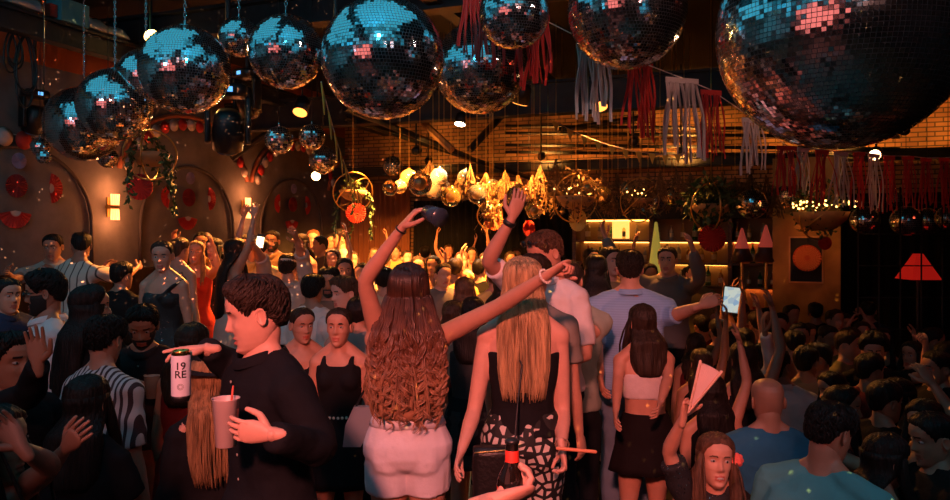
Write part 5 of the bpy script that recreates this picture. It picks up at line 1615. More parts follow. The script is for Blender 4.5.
def text(body, size, mtx, m, parent, ext=.0004, name='lettering', align='CENTER', wrap=None):
    cu = bpy.data.curves.new(name, 'FONT'); cu.body = body; cu.size = size; cu.extrude = ext; cu.align_x = align; cu.align_y = 'CENTER'; cu.offset = size * .015; cu.space_line = .8
    o = bpy.data.objects.new('tmp', cu); COL.objects.link(o); dg = bpy.context.evaluated_depsgraph_get(); me = bpy.data.meshes.new_from_object(o.evaluated_get(dg)); bpy.data.objects.remove(o)
    if wrap:
        for v in me.vertices:
            a = v.co.x / wrap; rr = wrap + .0006 + v.co.z; v.co = (rr * math.sin(a), v.co.y, rr * math.cos(a))
    me.name = name; me.materials.clear(); me.materials.append(m); ob = bpy.data.objects.new(name, me); COL.objects.link(ob)
    ob.parent = parent; ob.matrix_parent_inverse = parent.matrix_world.inverted() @ mtx; return ob


c = P(181, 401, 2.46); mb = MB()
mb.lathe([(.024, 0), (.0265, .003), (.030, .012), (.0305, .020)], 32, c, cap=True, m=1)
mb.lathe([(.0305, .020), (.031, .022), (.031, .150), (.0305, .153)], 40, c, m=0)
mb.lathe([(.0305, .153), (.026, .166), (.0255, .169), (.0235, .168), (.023, .164)], 32, c, cap=True, m=2)
can = held(mb, 'drink_can', [mat('can_white', (.72, .74, .86), .35), M_BLACK, mat('can_gold', (.8, .5, .12), .25, metal=1)], c, 'tall pale lavender drink can with black lettering held from above', 'can')
Mc = Matrix.Translation(c + V3(0, 0, .105)) @ Matrix.Rotation(R(18), 4, 'Z') @ Matrix.Rotation(R(90), 4, 'X')
text('19\nRE', .034, Mc, M_BLACK, can, wrap=.031)
mb = MB()
for rr in (.0095, .006): 
    a = np.arange(28) / 28 * 2 * PI
    G = []
    for t in a:
        row = []
        for q in np.arange(4) * PI / 2:
            X_ = rr * math.cos(t) + .0006 * math.cos(q) * math.cos(t); Y_ = rr * math.sin(t) + .0006 * math.cos(q) * math.sin(t); Z_ = .0005 * math.sin(q)
            an = X_ / .031; r2 = .0316 + Z_; row.append((r2 * math.sin(an), Y_, r2 * math.cos(an)))
        G.append(row)
    mb.grid(G, cu=True, cv=True)
o = mb.build('round_emblem', M_BLACK, can); o.matrix_parent_inverse = can.matrix_world.inverted() @ Matrix.Translation(c + V3(0, 0, .052)) @ Matrix.Rotation(R(18), 4, 'Z') @ Matrix.Rotation(R(90), 4, 'X')

# --- 2. curly haired woman, seen from behind
M_SHORT = cloth((.72, .68, .74), 'white_denim')
curly = pc(408, 262, 3.42, 'woman with long curly brown hair and white shorts raising both arms, seen from behind', yaw=180, sex='f', tone='mid', hair=('curls', 'red'), hairlen=.60, q=3,
           top=('crop', DK, .655), bottom=('shorts', M_SHORT, 1), world_arms=((P(364, 281, 3.30), P(402, 228, 3.20)), (P(500, 306, 3.24), P(549, 274, 3.04))),
           hand_n=((.75, .2, -.65), (-.2, -.1, -1)), hand_d=((.62, -.1, .78), (.8, -.3, .55)), curlset=([.35, .4, .45, .5], [1.25, 1.3, 1.3, 1.3]), head=(0, -4, 0), bulk=1.10, hsize=1.04)
band(curly, 0, .003, M_BLACK, 'bracelet', .97); band(curly, 1, .006, mat('pearl', (.8, .72, .65), .25), 'bead_bracelet', .93, n=1)
# hip pocket seams and centre seam
mb = MB()
H_ = curly.H
for s in (-1, 1):
    pp = [V3(s * .022 * H_, 0, .545 * H_), V3(s * .022 * H_, 0, .505 * H_), V3(s * .046 * H_, 0, .492 * H_), V3(s * .070 * H_, 0, .508 * H_), V3(s * .070 * H_, 0, .545 * H_), V3(s * .022 * H_, 0, .545 * H_)]
    pp = [p + V3(0, .1340 - abs(abs(p[0]) - .045 * H_) * .45 - (p[2] / H_ - .50) * .45, 0) for p in pp]
# cup in her raised hand
c = P(434, 215, 3.13); ax = unit([.55, -.76, -.25]); mb = MB(); mb.tube([c - ax * .055, c + ax * .045], [.031, .040], 28, cap='flat'); mb.tube([c + ax * .043, c + ax * .050], [.0415, .0415], 28, cap='flat')
held(mb, 'dark_cup', mat('dark_cup', (.03, .045, .07), .25), c, 'dark round cup held up in the left hand of the curly haired woman', 'cup')

# --- 3. blonde woman from behind
M_NET = spots('maze_print', (.62, .55, .50), (.01, .01, .01), 24, .17, 'DISTANCE_TO_EDGE')
blonde = pc(523, 258, 3.45, 'woman with long straight blonde hair, black strapless top and patterned trousers, seen from behind', yaw=178, sex='f', tone='fair', hair=('strands', 'blonde'), hairlen=.51, q=3,
            top=('strapless', DK, .54), bottom=('leggings', M_NET), world_arms=((P(474, 412, 3.42), P(461, 452, 3.25)), (P(563, 412, 3.46), P(562, 448, 3.24))),
            hand_d=(None, (.15, -.2, -1)), hand_n=(None, (-1, 0, 0)), head=(28, 6, 0), curlset=(None, [.8, .8, .8, .8]), bulk=1.06, hh=.0)
band(blonde, 1, .005, mat('beads_brown', (.3, .16, .1), .3), 'bead_bracelet', .9, n=1)
c = P(574, 449, 3.15); mb = MB(); mb.tube([c + V3(-.07, .0, .003), c + V3(.09, 0, -.012)], .0075, 10); held(mb, 'folded_paper', mat('orange_stick', (.8, .28, .14), .5), c, 'slim orange folded fan in the right hand of the blonde woman', 'folding fan')
# bag on her back
c = P(493, 468, 3.16); mb = MB()
G = []
for z in np.linspace(-.16, .09, 8):
    a = np.arange(20) / 20 * 2 * PI; w = .088 - .03 * abs(z + .03) ; e_ = 3.2; r_ = (np.abs(np.cos(a)) ** e_ + np.abs(np.sin(a)) ** e_) ** (-1 / e_)
    G.append(np.stack([c[0] + w * r_ * np.cos(a), c[1] + .035 * r_ * np.sin(a), np.full(20, c[2] + z)], -1))
mb.loft(G); bag = held(mb, 'shoulder_bag', mat('black_leather', (.012, .010, .010), .4, bump=.3, bscale=60), c, 'black shoulder bag with a gold zip on the hip of the blonde woman', 'bag')
mb = MB(); mb.tube([c + V3(-.075, -.036, .075), c + V3(.0, -.040, .082), c + V3(.075, -.036, .088)], .004, 6); centre_build(mb, 'zip', M_BRASS, c, bag)
mb = MB(); mb.tube([c + V3(.09, -.01, .08), P(518, 400, 3.27), P(522, 365, 3.28), P(512, 346, 3.36)], .004, 6); centre_build(mb, 'strap', M_BLACK, c, bag)

# --- 4. hand with the beer bottle at the bottom edge
bp = (-.02, .98, 0)
beer = person('person in a teal sleeve below the bottom edge, raising a red labelled beer bottle', bp, 160, H=1.62, sex='m', tone='fair', hair=('short', 'brown'), q=2, top=('shirt', cloth((.10, .35, .42)), 1.55), bottom=('trousers', DK),
              world_arms=((P(448, 570, 1.26), P(488, 503, 1.43)), None), arms=('D', 'D'), hand_d=((.9, .35, .12), None), hand_n=((.25, .5, .5), None), curlset=([.75, .8, .85, .9], None))
c = P(512, 510, 1.52); mb = MB(); mb.lathe([(.027, 0), (.0305, .006), (.0305, .055), (.028, .070), (.0165, .092), (.0135, .105), (.0130, .135), (.0145, .137), (.0145, .142)], 28, c, cap=True)
bt = held(mb, 'beer_bottle', mat('dark_glass', (.012, .008, .006), .08, coat=.5), c, 'dark beer bottle with red labels held up at the bottom edge', 'bottle')
M_REDL = mat('red_label', (.75, .05, .03), .5)
mb = MB(); mb.lathe([(.0310, .010), (.0311, .011), (.0311, .050), (.0310, .051)], 28, c); centre_build(mb, 'bottle_label', M_REDL, c, bt)
mb = MB(); mb.lathe([(.0150, .1), (.0145, .102), (.0140, .122), (.0136, .123)], 24, c); centre_build(mb, 'neck_label', M_REDL, c, bt)
mb = MB(); mb.lathe([(.0150, .137), (.0150, .142), (.012, .146)], 20, c, cap=True); centre_build(mb, 'bottle_cap', M_BLACK, c, bt)
mb = MB(); mb.box((-.014, -.0316, .036), (.014, -.0306, .040), f=lambda x, y, z: c + V3(x, y, z)); centre_build(mb, 'label_stripe', M_WHT, c, bt)

# --- 5.. others near the camera
M_TUBE = cloth((.68, .58, .58), 'white_tube_top')
tube = pc(644, 303, 4.6, 'dark haired woman in a white tube top and black skirt, bare shoulders, seen from behind', yaw=188, sex='f', tone='mid', hair=('long', 'dark'), hairlen=.30, q=2, top=('strapless', M_TUBE, .66), bottom=('skirt', cloth((.012, .008, .008), 'black_skirt'), .40, .13),
          world_arms=((P(618, 378, 4.5), P(616, 412, 4.25)), (P(668, 378, 4.45), P(660, 404, 4.2))), hand_n=((1, 0, 0), None), bulk=1.02)
M_BLUE = stripes('blue_stripe_shirt', (.22, .36, .60), (.25, .40, .66), 60, 'Z', .5)
blue = pc(630, 247, 5.25, 'broad man in a pale blue shirt seen from behind, right arm stretched out', yaw=172, fl=0., sex='m', tone='mid', hair=('short', 'dark'), q=2, top=('shirt', M_BLUE, 1.3), bottom=('trousers', M_JEAN),
          world_arms=((P(594, 335, 5.15), P(600, 375, 4.95)), (P(668, 318, 5.15), P(700, 306, 4.9))), hand_d=(None, (.9, -.2, .4)), bulk=1.10, hands=(.4, .5))
pc(596, 252, 5.75, 'woman with long wavy black hair, left of the broad man in pale blue', yaw=170, fl=.0, sex='f', tone='mid', hair=('wavy', 'black'), hairlen=.50, q=1, top=('tee', DK), bottom=('skirt', DK, .4, .06), arms=('D', 'D'))
fist = pc(548, 228, 4.3, 'man in white with sunglasses on his head and a dark watch on his raised arm', yaw=-40, sex='m', tone='mid', hair=('short', 'brown'), q=2, top=('shirt', M_WHT, .8), bottom=('trousers', DK), head=(-25, 22, 0), beard=0,
          world_arms=(None, (P(487, 262, 4.15), P(512, 218, 4.05))), arms=('B', 'D'), hand_d=(None, (.35, -.1, .95)), hand_n=(None, (-.3, .9, 0)), hands=(.4, .25))
band(fist, 1, .010, M_BLACK, 'watch', .90)
# sunglasses pushed up into his hair
mb = MB()
for s in (-1, 1): mb.sphere((s * .032, -.088, .095), (.026, .008, .019), 14)
mb.tube([(-.07, .0, .085), (-.062, -.07, .092), (0, -.092, .098), (.062, -.07, .092), (.07, 0, .085)], .003, 6); mb.xform(fist.Mh); child(fist, mb, 'sunglasses', mat('dark_lens', (.01, .01, .012), .08, coat=1))
pc(531, 248, 3.85, 'dark haired person with head bowed directly behind the blonde woman', yaw=150, sex='m', tone='mid', hair=('short', 'dark'), q=1, top=('tee', (.25, .23, .2)), bottom=('trousers', DK), head=(0, 20, 0), hh=.03)
phone_m = pc(568, 258, 4.75, 'man in grey green tee holding a lit phone, right of the blonde woman', yaw=165, sex='m', tone='mid', hair=('short', 'dark'), q=1, top=('tee', (.32, .34, .28)), bottom=('trousers', DK), arms=('D', 'D'),
             world_arms=(None, (P(588, 335, 4.6), P(581, 309, 4.42))))
c = P(578, 301, 4.30); e = empty('phone', c, 'phone with a bright white and cyan light held up right of the blonde woman', 'phone')
Mx = Matrix.Translation(c) @ Matrix.Rotation(R(-20), 4, 'Z') @ Matrix.Rotation(R(14), 4, 'Y')
def sub(mb, nm, m, par, Mx_, c_):
    o = mb.build(nm, m, par); o.matrix_parent_inverse = Matrix.Translation(c_).inverted() @ Mx_; return o
mb = MB(); mb.box((-.036, -.004, -.075), (.036, .004, .075)); sub(mb, 'phone_body', M_BLACK, e, Mx, c)
mb = MB(); mb.sphere((.012, -.006, .05), (.008, .003, .008), 10); sub(mb, 'phone_light', mat('phone_light', (1, 1, 1), .5, emit=(.7, 1, 1), es=8), e, Mx, c)
mb = MB(); mb.sphere((-.012, -.006, .045), (.006, .003, .006), 10); sub(mb, 'glowing_lens', mat('phone_cyan', (.1, .6, .8), .5, emit=(.05, .6, .8), es=3), e, Mx, c)  # cyan glow put into this lens as emission

# --- fan woman at lower right
M_SEQ = spots('sequins', (.010, .010, .012), (.9, .9, .95), 75, .22, 'F1', rough=.8, metal=1, rough2=.12)
fan = pc(714, 428, 3.4, 'woman in black sequins with a red flower in her hair, raising a white fan', yaw=-6, sex='f', tone='mid', hair=('long', 'brown'), hairlen=.34, q=3, top=('tee', M_SEQ, .8), bottom=('skirt', M_SEQ), head=(6, -6, 4), mouth=1.3, fl=-.45,
         world_arms=(None, (P(668, 452, 3.36), P(683, 418, 3.22))), arms=('D', 'D'), hand_d=(None, (.15, -.1, 1)), hand_n=(None, (.7, -.6, .3)), curlset=(None, [1.1, 1.15, 1.2, 1.2]), H=1.66)
fb = None
c = P(687, 411, 3.17); tip = V3(.36, -.05, .93)
mb = MB(); G0, G1 = [], []
n = 22
for i in range(n):
    a = R(26) + (i / (n - 1) - .5) * R(26); dr = V3(math.sin(a), 0, math.cos(a)); off = V3(0, .006 if i % 2 else -.006, 0)
    G0.append(c + dr * .03 + off * .3 + V3(0, -.02, 0)); G1.append(c + dr * .215 + off + V3(0, -.02, 0))
mb.loft([[*G0, *[p + V3(0, .004, 0) for p in G0[::-1]]], [*G1, *[p + V3(0, .004, 0) for p in G1[::-1]]]], True, smooth=False)
hf = held(mb, 'folding_fan', mat('fan_paper', (.86, .66, .62), .7), c, 'half folded white paper fan held up by the woman with the red flower', 'folding fan')
mb = MB()
for a in (R(13), R(39)): mb.tube([c + V3(math.sin(a), 0, math.cos(a)) * .0 + V3(0, -.022, 0), c + V3(math.sin(a), 0, math.cos(a)) * .22 + V3(0, -.024, 0)], [.005, .007], 6)
centre_build(mb, 'guard_stick', mat('fan_stick', (.75, .42, .3), .5), c, hf)


def flower(b, at, r, m, nm='hair_flower'):
    mb = MB(); rg = np.random.default_rng(5)
    for ly, (k, rr) in enumerate(((8, 1.), (6, .7), (4, .4))):
        for i in range(k):
            a = i / k * 2 * PI + ly * .4; mb.sphere(np.array(at) + V3(math.cos(a) * r * rr * .6, -.004 - .008 * ly, math.sin(a) * r * rr * .6), (r * .36, r * .16, r * .36), 8)
    mb.xform(b.Mh); child(b, mb, nm, m)
M_CORALF = mat('coral_flower', (.85, .14, .10), .6)
flower(fan, (.088, -.03, .015), .036, M_CORALF)
mb = MB()
for s in (-1, 1): mb.sphere((s * .077, -.005, -.045), (.004, .004, .018), 8)
mb.xform(fan.Mh); child(fan, mb, 'earrings', M_CHROME)

bald = pc(769, 376, 3.95, 'bald man in a blue tee seen from behind, next to the woman with the fan', yaw=176, sex='m', tone='tan', hair=('bald', 'dark'), q=2, top=('tee', cloth((.03, .13, .22), 'blue_tee')), bottom=('trousers', DK), fl=-.45, head=(0, 5, 0), bulk=1.12)
teal = pc(812, 383, 3.05, 'dark haired man in a teal shirt turned away, right of the bald man', yaw=128, sex='m', tone='tan', hair=('short', 'black'), q=2, top=('tee', cloth((.10, .33, .35), 'teal_shirt'), .8), bottom=('trousers', DK), fl=-.45, head=(-10, 18, 0), bulk=1.12, lean=.12, H=1.86)
pc(745, 340, 4.9, 'dark haired woman with a bunch of red flowers pinned in her hair, seen from behind', yaw=175, sex='f', tone='tan', hair=('long', 'black'), q=1, top=('tank', DK), bottom=('skirt', DK), arms=('D', 'U'), fl=-.45)
fw = MB()
flower_b = pc(781, 347, 5.3, 'man in a white long sleeved shirt with head thrown back, arm raised straight up', yaw=160, sex='m', tone='tan', hair=('short', 'black'), q=1, top=('shirt', M_WHT), bottom=('trousers', DK), head=(-50, -30, 0), fl=-.45,
              world_arms=((P(773, 368, 5.2), P(765, 333, 5.1)), None), arms=('T', 'D'), hand_d=((-.15, 0, 1), None))

# --- left side
pc(86, 282, 3.95, 'woman with long black hair and dark top standing with her back turned below the couple', yaw=150, sex='f', tone='mid', hair=('long', 'black'), hairlen=.45, q=1, top=('tee', DK), bottom=('trousers', DK), head=(-30, 0, 0))
M_STR = stripes('pinstripe_light', (.66, .56, .47), (.10, .07, .06), 15, 'X', .82)
pc(75, 231, 6.9, 'man in a cream shirt with dark stripes hugging another man by the left wall', yaw=165, sex='m', tone='tan', hair=('short', 'black'), q=1, top=('tee', M_STR, .8), bottom=('trousers', (.3, .25, .2)), arms=('F', 'F'), head=(40, 10, 0), side=-.05)
pc(54, 233, 7.25, 'man being hugged, mostly hidden behind the striped cream shirt at the left wall', yaw=10, sex='m', tone='tan', hair=('short', 'black'), q=1, top=('tee', (.4, .35, .3)), bottom=('trousers', DK), arms=('F', 'F'), head=(0, 10, 0))
prof = pc(50, 268, 4.45, 'bearded man with dark glasses in an open white shirt facing left', yaw=-55, sex='m', tone='tan', hair=('quiff', 'black'), q=2, top=('shirt', M_WHT, 1.2), bottom=('trousers', DK), beard=1, head=(-15, 8, 0), arms=('D', 'B'))
mb = MB()
for s in (-1, 1): mb.sphere((s * .031, -.092, .012), (.025, .006, .018), 12)
mb.tube([(-.072, .0, .015), (-.06, -.085, .018), (0, -.097, .018), (.06, -.085, .018), (.072, 0, .015)], .0025, 6); mb.xform(prof.Mh); child(prof, mb, 'glasses', MATS['dark_lens'])
M_STR2 = stripes('bold_stripe', (.62, .55, .56), (.06, .03, .035), 32, 'X', .55)
pc(108, 316, 3.6, 'dark haired man in a boldly striped shirt, back turned, at the lower left', yaw=155, sex='m', tone='mid', hair=('short', 'black'), q=2, top=('tee', M_STR2, .9), bottom=('trousers', DK), head=(20, 12, 0), side=.12, lean=.05)
pc(84, 379, 2.95, 'person all in black with back turned in front of the bold striped shirt', yaw=178, sex='f', tone='tan', hair=('long', 'black'), hairlen=.3, q=1, top=('tee', DK), bottom=('trousers', DK), fl=-.0, arms=('D', 'C'), hh=0)
kh = pc(144, 303, 4.35, 'man in a dark open shirt and khaki trousers looking down, holding a plastic cup', yaw=8, sex='m', tone='tan', hair=('short', 'black'), q=2, top=('shirt', cloth((.035, .02, .02), 'maroon_black'), 1.2), bottom=('trousers', (.30, .19, .11)), head=(8, 25, 0),
        world_arms=((P(176, 385, 4.3), P(160, 388, 4.1)), None), arms=('D', 'D'), hand_d=((-1, -.3, .1), None), hand_n=((0, 1, 0), None), hands=(.5, .4), beard=.6)
c = P(152, 398, 4.02); mb = MB(); mb.lathe([(.028, 0), (.030, .002), (.041, .12), (.042, .121), (.039, .118), (.029, .004)], 24, c); o = held(mb, 'plastic_cup', mat('clear_cup', (.8, .6, .5), .2, trans=.6), c, 'plastic cup in the hand of the man in the dark open shirt and khaki trousers', 'cup')
mb = MB(); mb.lathe([(.028, .004), (.034, .07), (.001, .071)], 20, c, cap=True); centre_build(mb, 'drink', mat('amber_drink', (.5, .2, .08), .3), c, o)
hatw = pc(214, 352, 3.15, 'blonde woman in black with a dark hat, half hidden behind the drink can', yaw=-150, sex='f', tone='mid', hair=('strands', 'light'), hairlen=.40, q=2, top=('tee', DK, 1.7), bottom=('trousers', DK), head=(-60, 5, 0), fl=0, arms=('D', 'D'))
mb = MB(); mb.lathe([(.002, .150), (.07, .148), (.088, .12), (.092, .06), (.15, .045), (.152, .040), (.09, .048)], 28, (0, .005, 0)); mb.xform(hatw.Mh); child(hatw, mb, 'hat', cloth(DK))
pc(190, 322, 4.0, 'woman in a loose dark red dress standing behind the drink can', yaw=170, sex='f', tone='mid', hair=('long', 'dark'), q=1, top=('longdress', (.22, .02, .02)), fl=0)
pc(6, 330, 3.1, 'person in dark clothes at the left edge lifting an open hand', yaw=70, sex='m', tone='tan', hair=('short', 'black'), q=2, top=('shirt', DK), bottom=('trousers', DK), world_arms=(None, (P(30, 395, 3.0), P(38, 365, 2.85))), arms=('D', 'D'), hand_d=(None, (-.1, 0, 1)), hand_n=(None, (.2, -.9, .2)), hands=(.3, .15), fl=0)
pc(-14, 395, 2.2, 'person at the lower left corner reaching out with both bare arms', yaw=95, sex='f', tone='dark', hair=('long', 'black'), q=2, top=('tank', DK), bottom=('trousers', DK), fl=-.0, world_arms=((P(52, 466, 2.1), P(22, 448, 1.95)), (P(40, 480, 2.3), P(66, 448, 2.2))), hand_d=((-.6, 0, .8), None), H=1.60)  # dark skin tone stands in for the dim light on these arms

# black one-shoulder dress, red dress and those along the wall
M_GLIT = spots('dark_glitter', (.012, .016, .018), (.25, .3, .32), 45, .12, 'F1', rough=.7, metal=1, rough2=.2)
pc(164, 239, 5.75, 'tall woman in a black one shoulder dress with short swept dark hair', yaw=-8, sex='f', tone='mid', hair=('bun', 'dark'), q=2, top=('oneshoulder', M_GLIT), arms=('D', 'D'), head=(18, 8, 0), hands=(.5, .4))
pc(178, 236, 6.9, 'person with upswept hair close behind the woman in the one shoulder dress', yaw=160, sex='f', tone='mid', hair=('bun', 'brown'), q=1, top=('tank', (.3, .15, .1)), bottom=('trousers', DK))
red = pc(196, 240, 7.4, 'woman in a long red dress with one arm raised, singing', yaw=10, sex='f', tone='mid', hair=('wavy', 'light'), hairlen=.25, q=2, top=('longdress', (.55, .05, .03)), arms=('H', 'C'), head=(5, -8, 5))
pc(201, 231, 8.6, 'man in a dark top standing behind the woman in the long red dress', yaw=20, sex='m', tone='tan', hair=('short', 'black'), q=1, top=('tee', (.06, .04, .04)), bottom=('trousers', DK), arms=('D', 'B'))
M_POLKA = spots('polka_dots', (.015, .012, .012), (.7, .62, .55), 26, .22)
pc(216, 237, 8.0, 'woman in a black dress with white polka dots right of the red dress', yaw=-20, sex='f', tone='mid', hair=('long', 'black'), q=1, top=('dress', M_POLKA), arms=('D', 'H'))
pc(233, 237, 6.7, 'woman with very long straight black hair in white, hands waving above her head', yaw=120, sex='f', tone='mid', hair=('long', 'black'), hairlen=.60, q=1, top=('crop', (.7, .6, .5)), bottom=('skirt', (.6, .5, .45)), arms=('U', 'U'))
pc(247, 234, 8.6, 'man in an amber lit tee under the second wall lamp', yaw=-10, sex='m', tone='mid', hair=('short', 'dark'), q=1, top=('tee', (.5, .4, .25)), bottom=('trousers', DK), arms=('D', 'D'))
ph = pc(259, 238, 7.5, 'person in a yellow lit pale shirt holding up a shining phone', yaw=175, sex='m', tone='mid', hair=('short', 'dark'), q=1, top=('shirt', (.75, .62, .35), 1.2), bottom=('trousers', (.3, .25, .2)), arms=('D', 'D'), world_arms=((P(250, 262, 7.3), P(256, 248, 7.2)), None))
c = P(260, 242, 7.1); e = empty('phone', c, 'phone shining warm white over the crowd below the second wall lamp', 'phone'); Mx = Matrix.Translation(c) @ Matrix.Rotation(R(10), 4, 'Y')
mb = MB(); mb.box((-.037, .001, -.075), (.037, .009, .075)); sub(mb, 'phone_body', M_BLACK, e, Mx, c); mb = MB(); mb.box((-.034, -.002, -.05), (.034, .001, .05)); sub(mb, 'screen', mat('warm_screen', (1, .9, .7), .4, emit=(1, .75, .4), es=4), e, Mx, c)
pc(273, 230, 9.05, 'man with bare chested open shirt standing tall against the far end of the wall', yaw=-5, sex='m', tone='mid', hair=('short', 'dark'), q=1, top=('shirt', (.35, .2, .1), .7), bottom=('trousers', DK), beard=.6)
hb = pc(288, 252, 6.9, 'broad man in a pale shirt and white headband, both arms raised, from behind', yaw=172, sex='m', tone='mid', hair=('short', 'dark'), q=2, top=('shirt', (.50, .38, .33), 1.3), bottom=('trousers', (.35, .28, .25)), arms=('X', 'V'), bulk=1.1, fl=.0,
        world_arms=((P(263, 262, 6.8), P(255, 247, 6.6)), (P(303, 258, 6.8), P(297, 240, 6.6))), head=(0, 6, 0))
mb = MB(); a_ = np.arange(28) / 28 * 2 * PI
mb.grid([[hb.Mh[:3, :3] @ V3(math.cos(t) * (.089 + dr), math.sin(t) * .107 + math.sin(t) * dr, .05 + dz + .02 * math.sin(t)) + hb.Mh[:3, 3] for dr, dz in ((0, -.012), (.004, 0), (0, .012), (-.01, 0))] for t in a_], cu=True, cv=True); child(hb, mb, 'headband', M_WHITE)
pc(303, 233, 8.8, 'woman with long dark hair and bent forearms right of the headband man', yaw=-30, sex='f', tone='mid', hair=('long', 'dark'), q=1, top=('tank', (.45, .3, .2)), bottom=('trousers', DK), arms=('B', 'B'))
pc(313, 229, 10.2, 'red haired man tall behind the woman with folded arms', yaw=10, sex='m', tone='fair', hair=('short', 'red'), q=0, top=('tee', (.4, .3, .2)), bottom=('trousers', DK))
pc(322, 235, 9.4, 'man in a dark tee looking left near the far end of the wall', yaw=-60, sex='m', tone='tan', hair=('short', 'black'), q=0, top=('tee', (.12, .08, .06)), bottom=('trousers', DK), arms=('C', 'D'))
pc(330, 233, 10.8, 'dark haired person before the left half of the rust brown curtain', yaw=30, sex='m', tone='mid', hair=('short', 'black'), q=0, top=('tee', (.5, .4, .35)), bottom=('trousers', DK))
pc(342, 228, 10.0, 'tall man in a pale shirt before the right half of the rust brown curtain', yaw=-70, sex='m', tone='mid', hair=('short', 'black'), q=0, top=('shirt', (.6, .5, .42), 1.2), bottom=('trousers', DK))
M_WT = cloth((.72, .62, .58), 'white_tee')
pc(312, 273, 6.0, 'man in a white tee with his back turned and short black hair', yaw=172, sex='m', tone='tan', hair=('short', 'black'), q=2, top=('tee', M_WT), bottom=('trousers', DK), fl=0)
pc(329, 265, 6.45, 'bearded man in a grey brown tee beside the white tee', yaw=10, sex='m', tone='tan', hair=('short', 'black'), q=2, top=('tee', (.20, .14, .12)), bottom=('trousers', DK), beard=1, head=(-10, 10, 0), fl=0)
gl = pc(346, 275, 5.7, 'young man with short brown hair and a white top glancing left beside the raised arm', yaw=-30, sex='m', tone='fair', hair=('quiff', 'brown'), q=2, top=('tee', M_WT), bottom=('trousers', DK), head=(-20, 6, 0), fl=0)
pc(302, 306, 4.95, 'girl with dark hair tied back and bare shoulders behind the black shirted man', yaw=15, sex='f', tone='mid', hair=('bun', 'dark'), q=2, top=('strapless', DK), bottom=('skirt', DK), head=(20, 5, 0), fl=0)
pl = pc(340, 306, 4.6, 'girl in a sleeveless black dress with a pearl belt facing the camera', yaw=-4, sex='f', tone='mid', hair=('bun', 'dark'), q=2, top=('dress', DK), head=(0, -2, 0), fl=0, arms=('D', 'D'))
mb = MB()
for t in np.arange(34) / 34 * 2 * PI: mb.sphere(V3(math.cos(t) * (.072 * pl.H + .022), math.sin(t) * (.052 * pl.H + .026) + .01, .605 * pl.H + .006 * math.sin(t)), .0095, 8)
child(pl, mb, 'pearl_belt', mat('belt_pearl', (.85, .75, .62), .25))
# clutch bag at her side
c = P(360, 424, 3.75); mb = MB(); f = lambda x, y, z: c + V3(x + z * .35, y, z)
mb.loft([[f(x * w, y * .022, z) for x, y in ((-1, -1), (1, -1), (1, 1), (-1, 1))] for z, w in ((-.11, .045), (0, .07), (.09, .06))], smooth=False); bg = held(mb, 'handbag', mat('silver_leather', (.35, .38, .45), .3, metal=.4), c, 'silvery handbag at the left hip of the curly haired woman', 'bag')
mb = MB(); mb.tube([f(-.05, 0, .09), f(-.02, 0, .30), f(.03, 0, .42)], .006, 6); centre_build(mb, 'strap', M_BLACK, c, bg)
